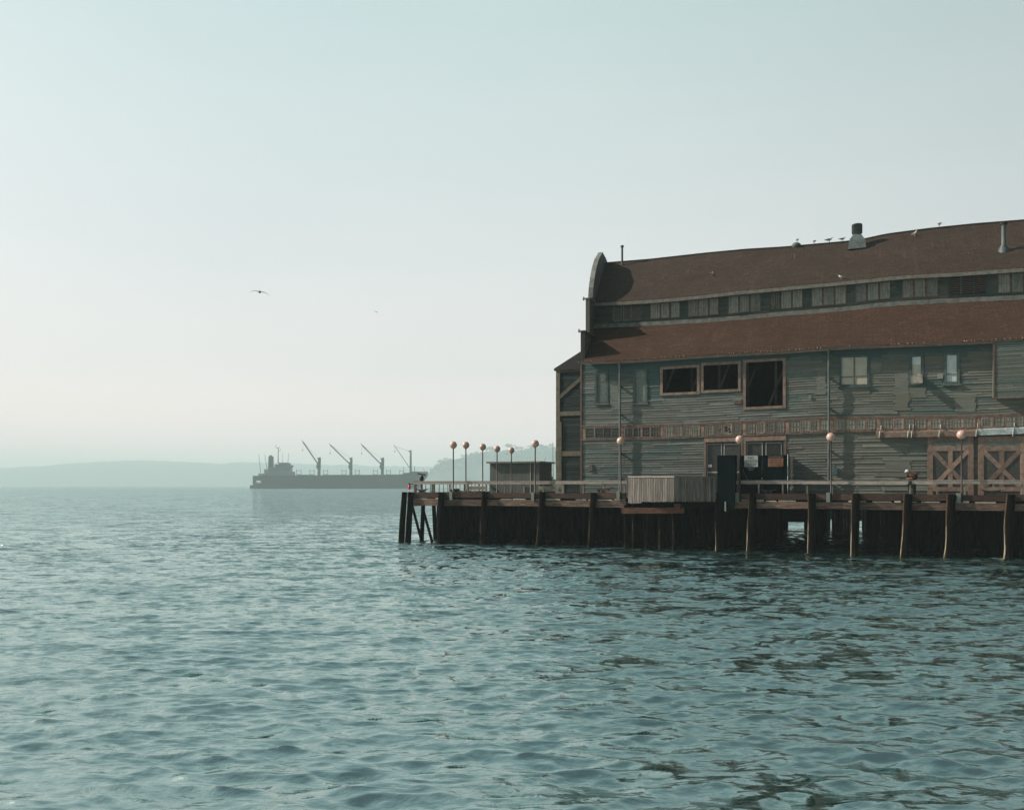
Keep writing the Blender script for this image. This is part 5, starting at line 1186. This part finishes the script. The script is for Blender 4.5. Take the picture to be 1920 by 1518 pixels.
# sun
trav = P(4.3, 1, 0) - P(0, 0, 0); trav = Vector((trav.x, trav.y, -3.0)).normalized()
SUN = D.lights.new('sun', 'SUN'); SUN.energy = 4.9; SUN.angle = math.radians(.6); SUN.color = (1, .90, .80)
so = D.objects.new('sun', SUN); COL.objects.link(so); so.rotation_euler = trav.to_track_quat('-Z', 'Y').to_euler()
el = math.asin(-trav.z); az = math.atan2(-trav.x, -trav.y)
wd = D.worlds.new('World'); SC.world = wd; wd.use_nodes = True; nt = wd.node_tree; nt.nodes.clear()
out = nt.nodes.new('ShaderNodeOutputWorld'); bg = nt.nodes.new('ShaderNodeBackground'); sky = nt.nodes.new('ShaderNodeTexSky'); sky.sky_type = 'NISHITA'; sky.sun_disc = False
sky.sun_elevation = el; sky.sun_rotation = az; sky.air_density = 1.0; sky.dust_density = 4.0; sky.ozone_density = 1.5
# thin bright overcast veil over the clear-sky model: pale cyan overhead, cream low down and brighter on the sunward side
tc = nt.nodes.new('ShaderNodeTexCoord'); dp = nt.nodes.new('ShaderNodeVectorMath'); dp.operation = 'DOT_PRODUCT'; dp.inputs[1].default_value = tuple(Vector(SKYDIR).normalized())
nt.links.new(tc.outputs['Generated'], dp.inputs[0])
sz = nt.nodes.new('ShaderNodeSeparateXYZ'); nt.links.new(tc.outputs['Generated'], sz.inputs[0])
veil = ramp(nt, sz.outputs['Z'], SKYRAMP)
lev = ramp(nt, math_(nt, 'ADD', math_(nt, 'MULTIPLY', dp.outputs['Value'], .5), .5), SKYLEV)
vl = mix(nt, 1.0, veil, lev, 'MULTIPLY')
vn = nt.nodes.new('ShaderNodeTexNoise'); vm = nt.nodes.new('ShaderNodeMapping'); vm.inputs['Scale'].default_value = (1, 1, 3.2); vn.inputs['Scale'].default_value = 2.2; vn.inputs['Detail'].default_value = 5
nt.links.new(tc.outputs['Generated'], vm.inputs[0]); nt.links.new(vm.outputs[0], vn.inputs['Vector']); vl = mix(nt, 1.0, vl, ramp(nt, vn.outputs['Fac'], [(.3, (.965,.97,.975)), (.7, (1.035,1.03,1.025))]), 'MULTIPLY')
skc = nt.nodes.new('ShaderNodeVectorMath'); skc.operation = 'SCALE'; nt.links.new(sky.outputs[0], skc.inputs[0]); skc.inputs['Scale'].default_value = .3
vs2 = nt.nodes.new('ShaderNodeVectorMath'); vs2.operation = 'SCALE'; nt.links.new(vl, vs2.inputs[0]); vs2.inputs['Scale'].default_value = 5.5
ad = nt.nodes.new('ShaderNodeVectorMath'); ad.operation = 'ADD'; nt.links.new(skc.outputs[0], ad.inputs[0]); nt.links.new(vs2.outputs[0], ad.inputs[1])
nt.links.new(ad.outputs[0], bg.inputs['Color']); bg.inputs['Strength'].default_value = .10; nt.links.new(bg.outputs[0], out.inputs[0])
# camera
cd = D.cameras.new('camera'); cam = D.objects.new('camera', cd); COL.objects.link(cam); SC.camera = cam
cam.location = (0, 0, HC); cam.rotation_euler = (math.radians(90), 0, 0); cd.sensor_fit = 'HORIZONTAL'; cd.sensor_width = 36; cd.lens = 36*F/1920
cd.shift_y = (HZ-759)/1920; cd.clip_start = .1; cd.clip_end = 30000
vs_ = SC.view_settings; vs_.view_transform = 'Standard'; vs_.look = 'None'; vs_.exposure = .62; vs_.gamma = 1
SC.cycles.max_bounces = 6; SC.cycles.volume_bounces = 0; SC.cycles.use_denoising = True
print('az', math.degrees(az), 'el', math.degrees(el), 'objs', len(D.objects))
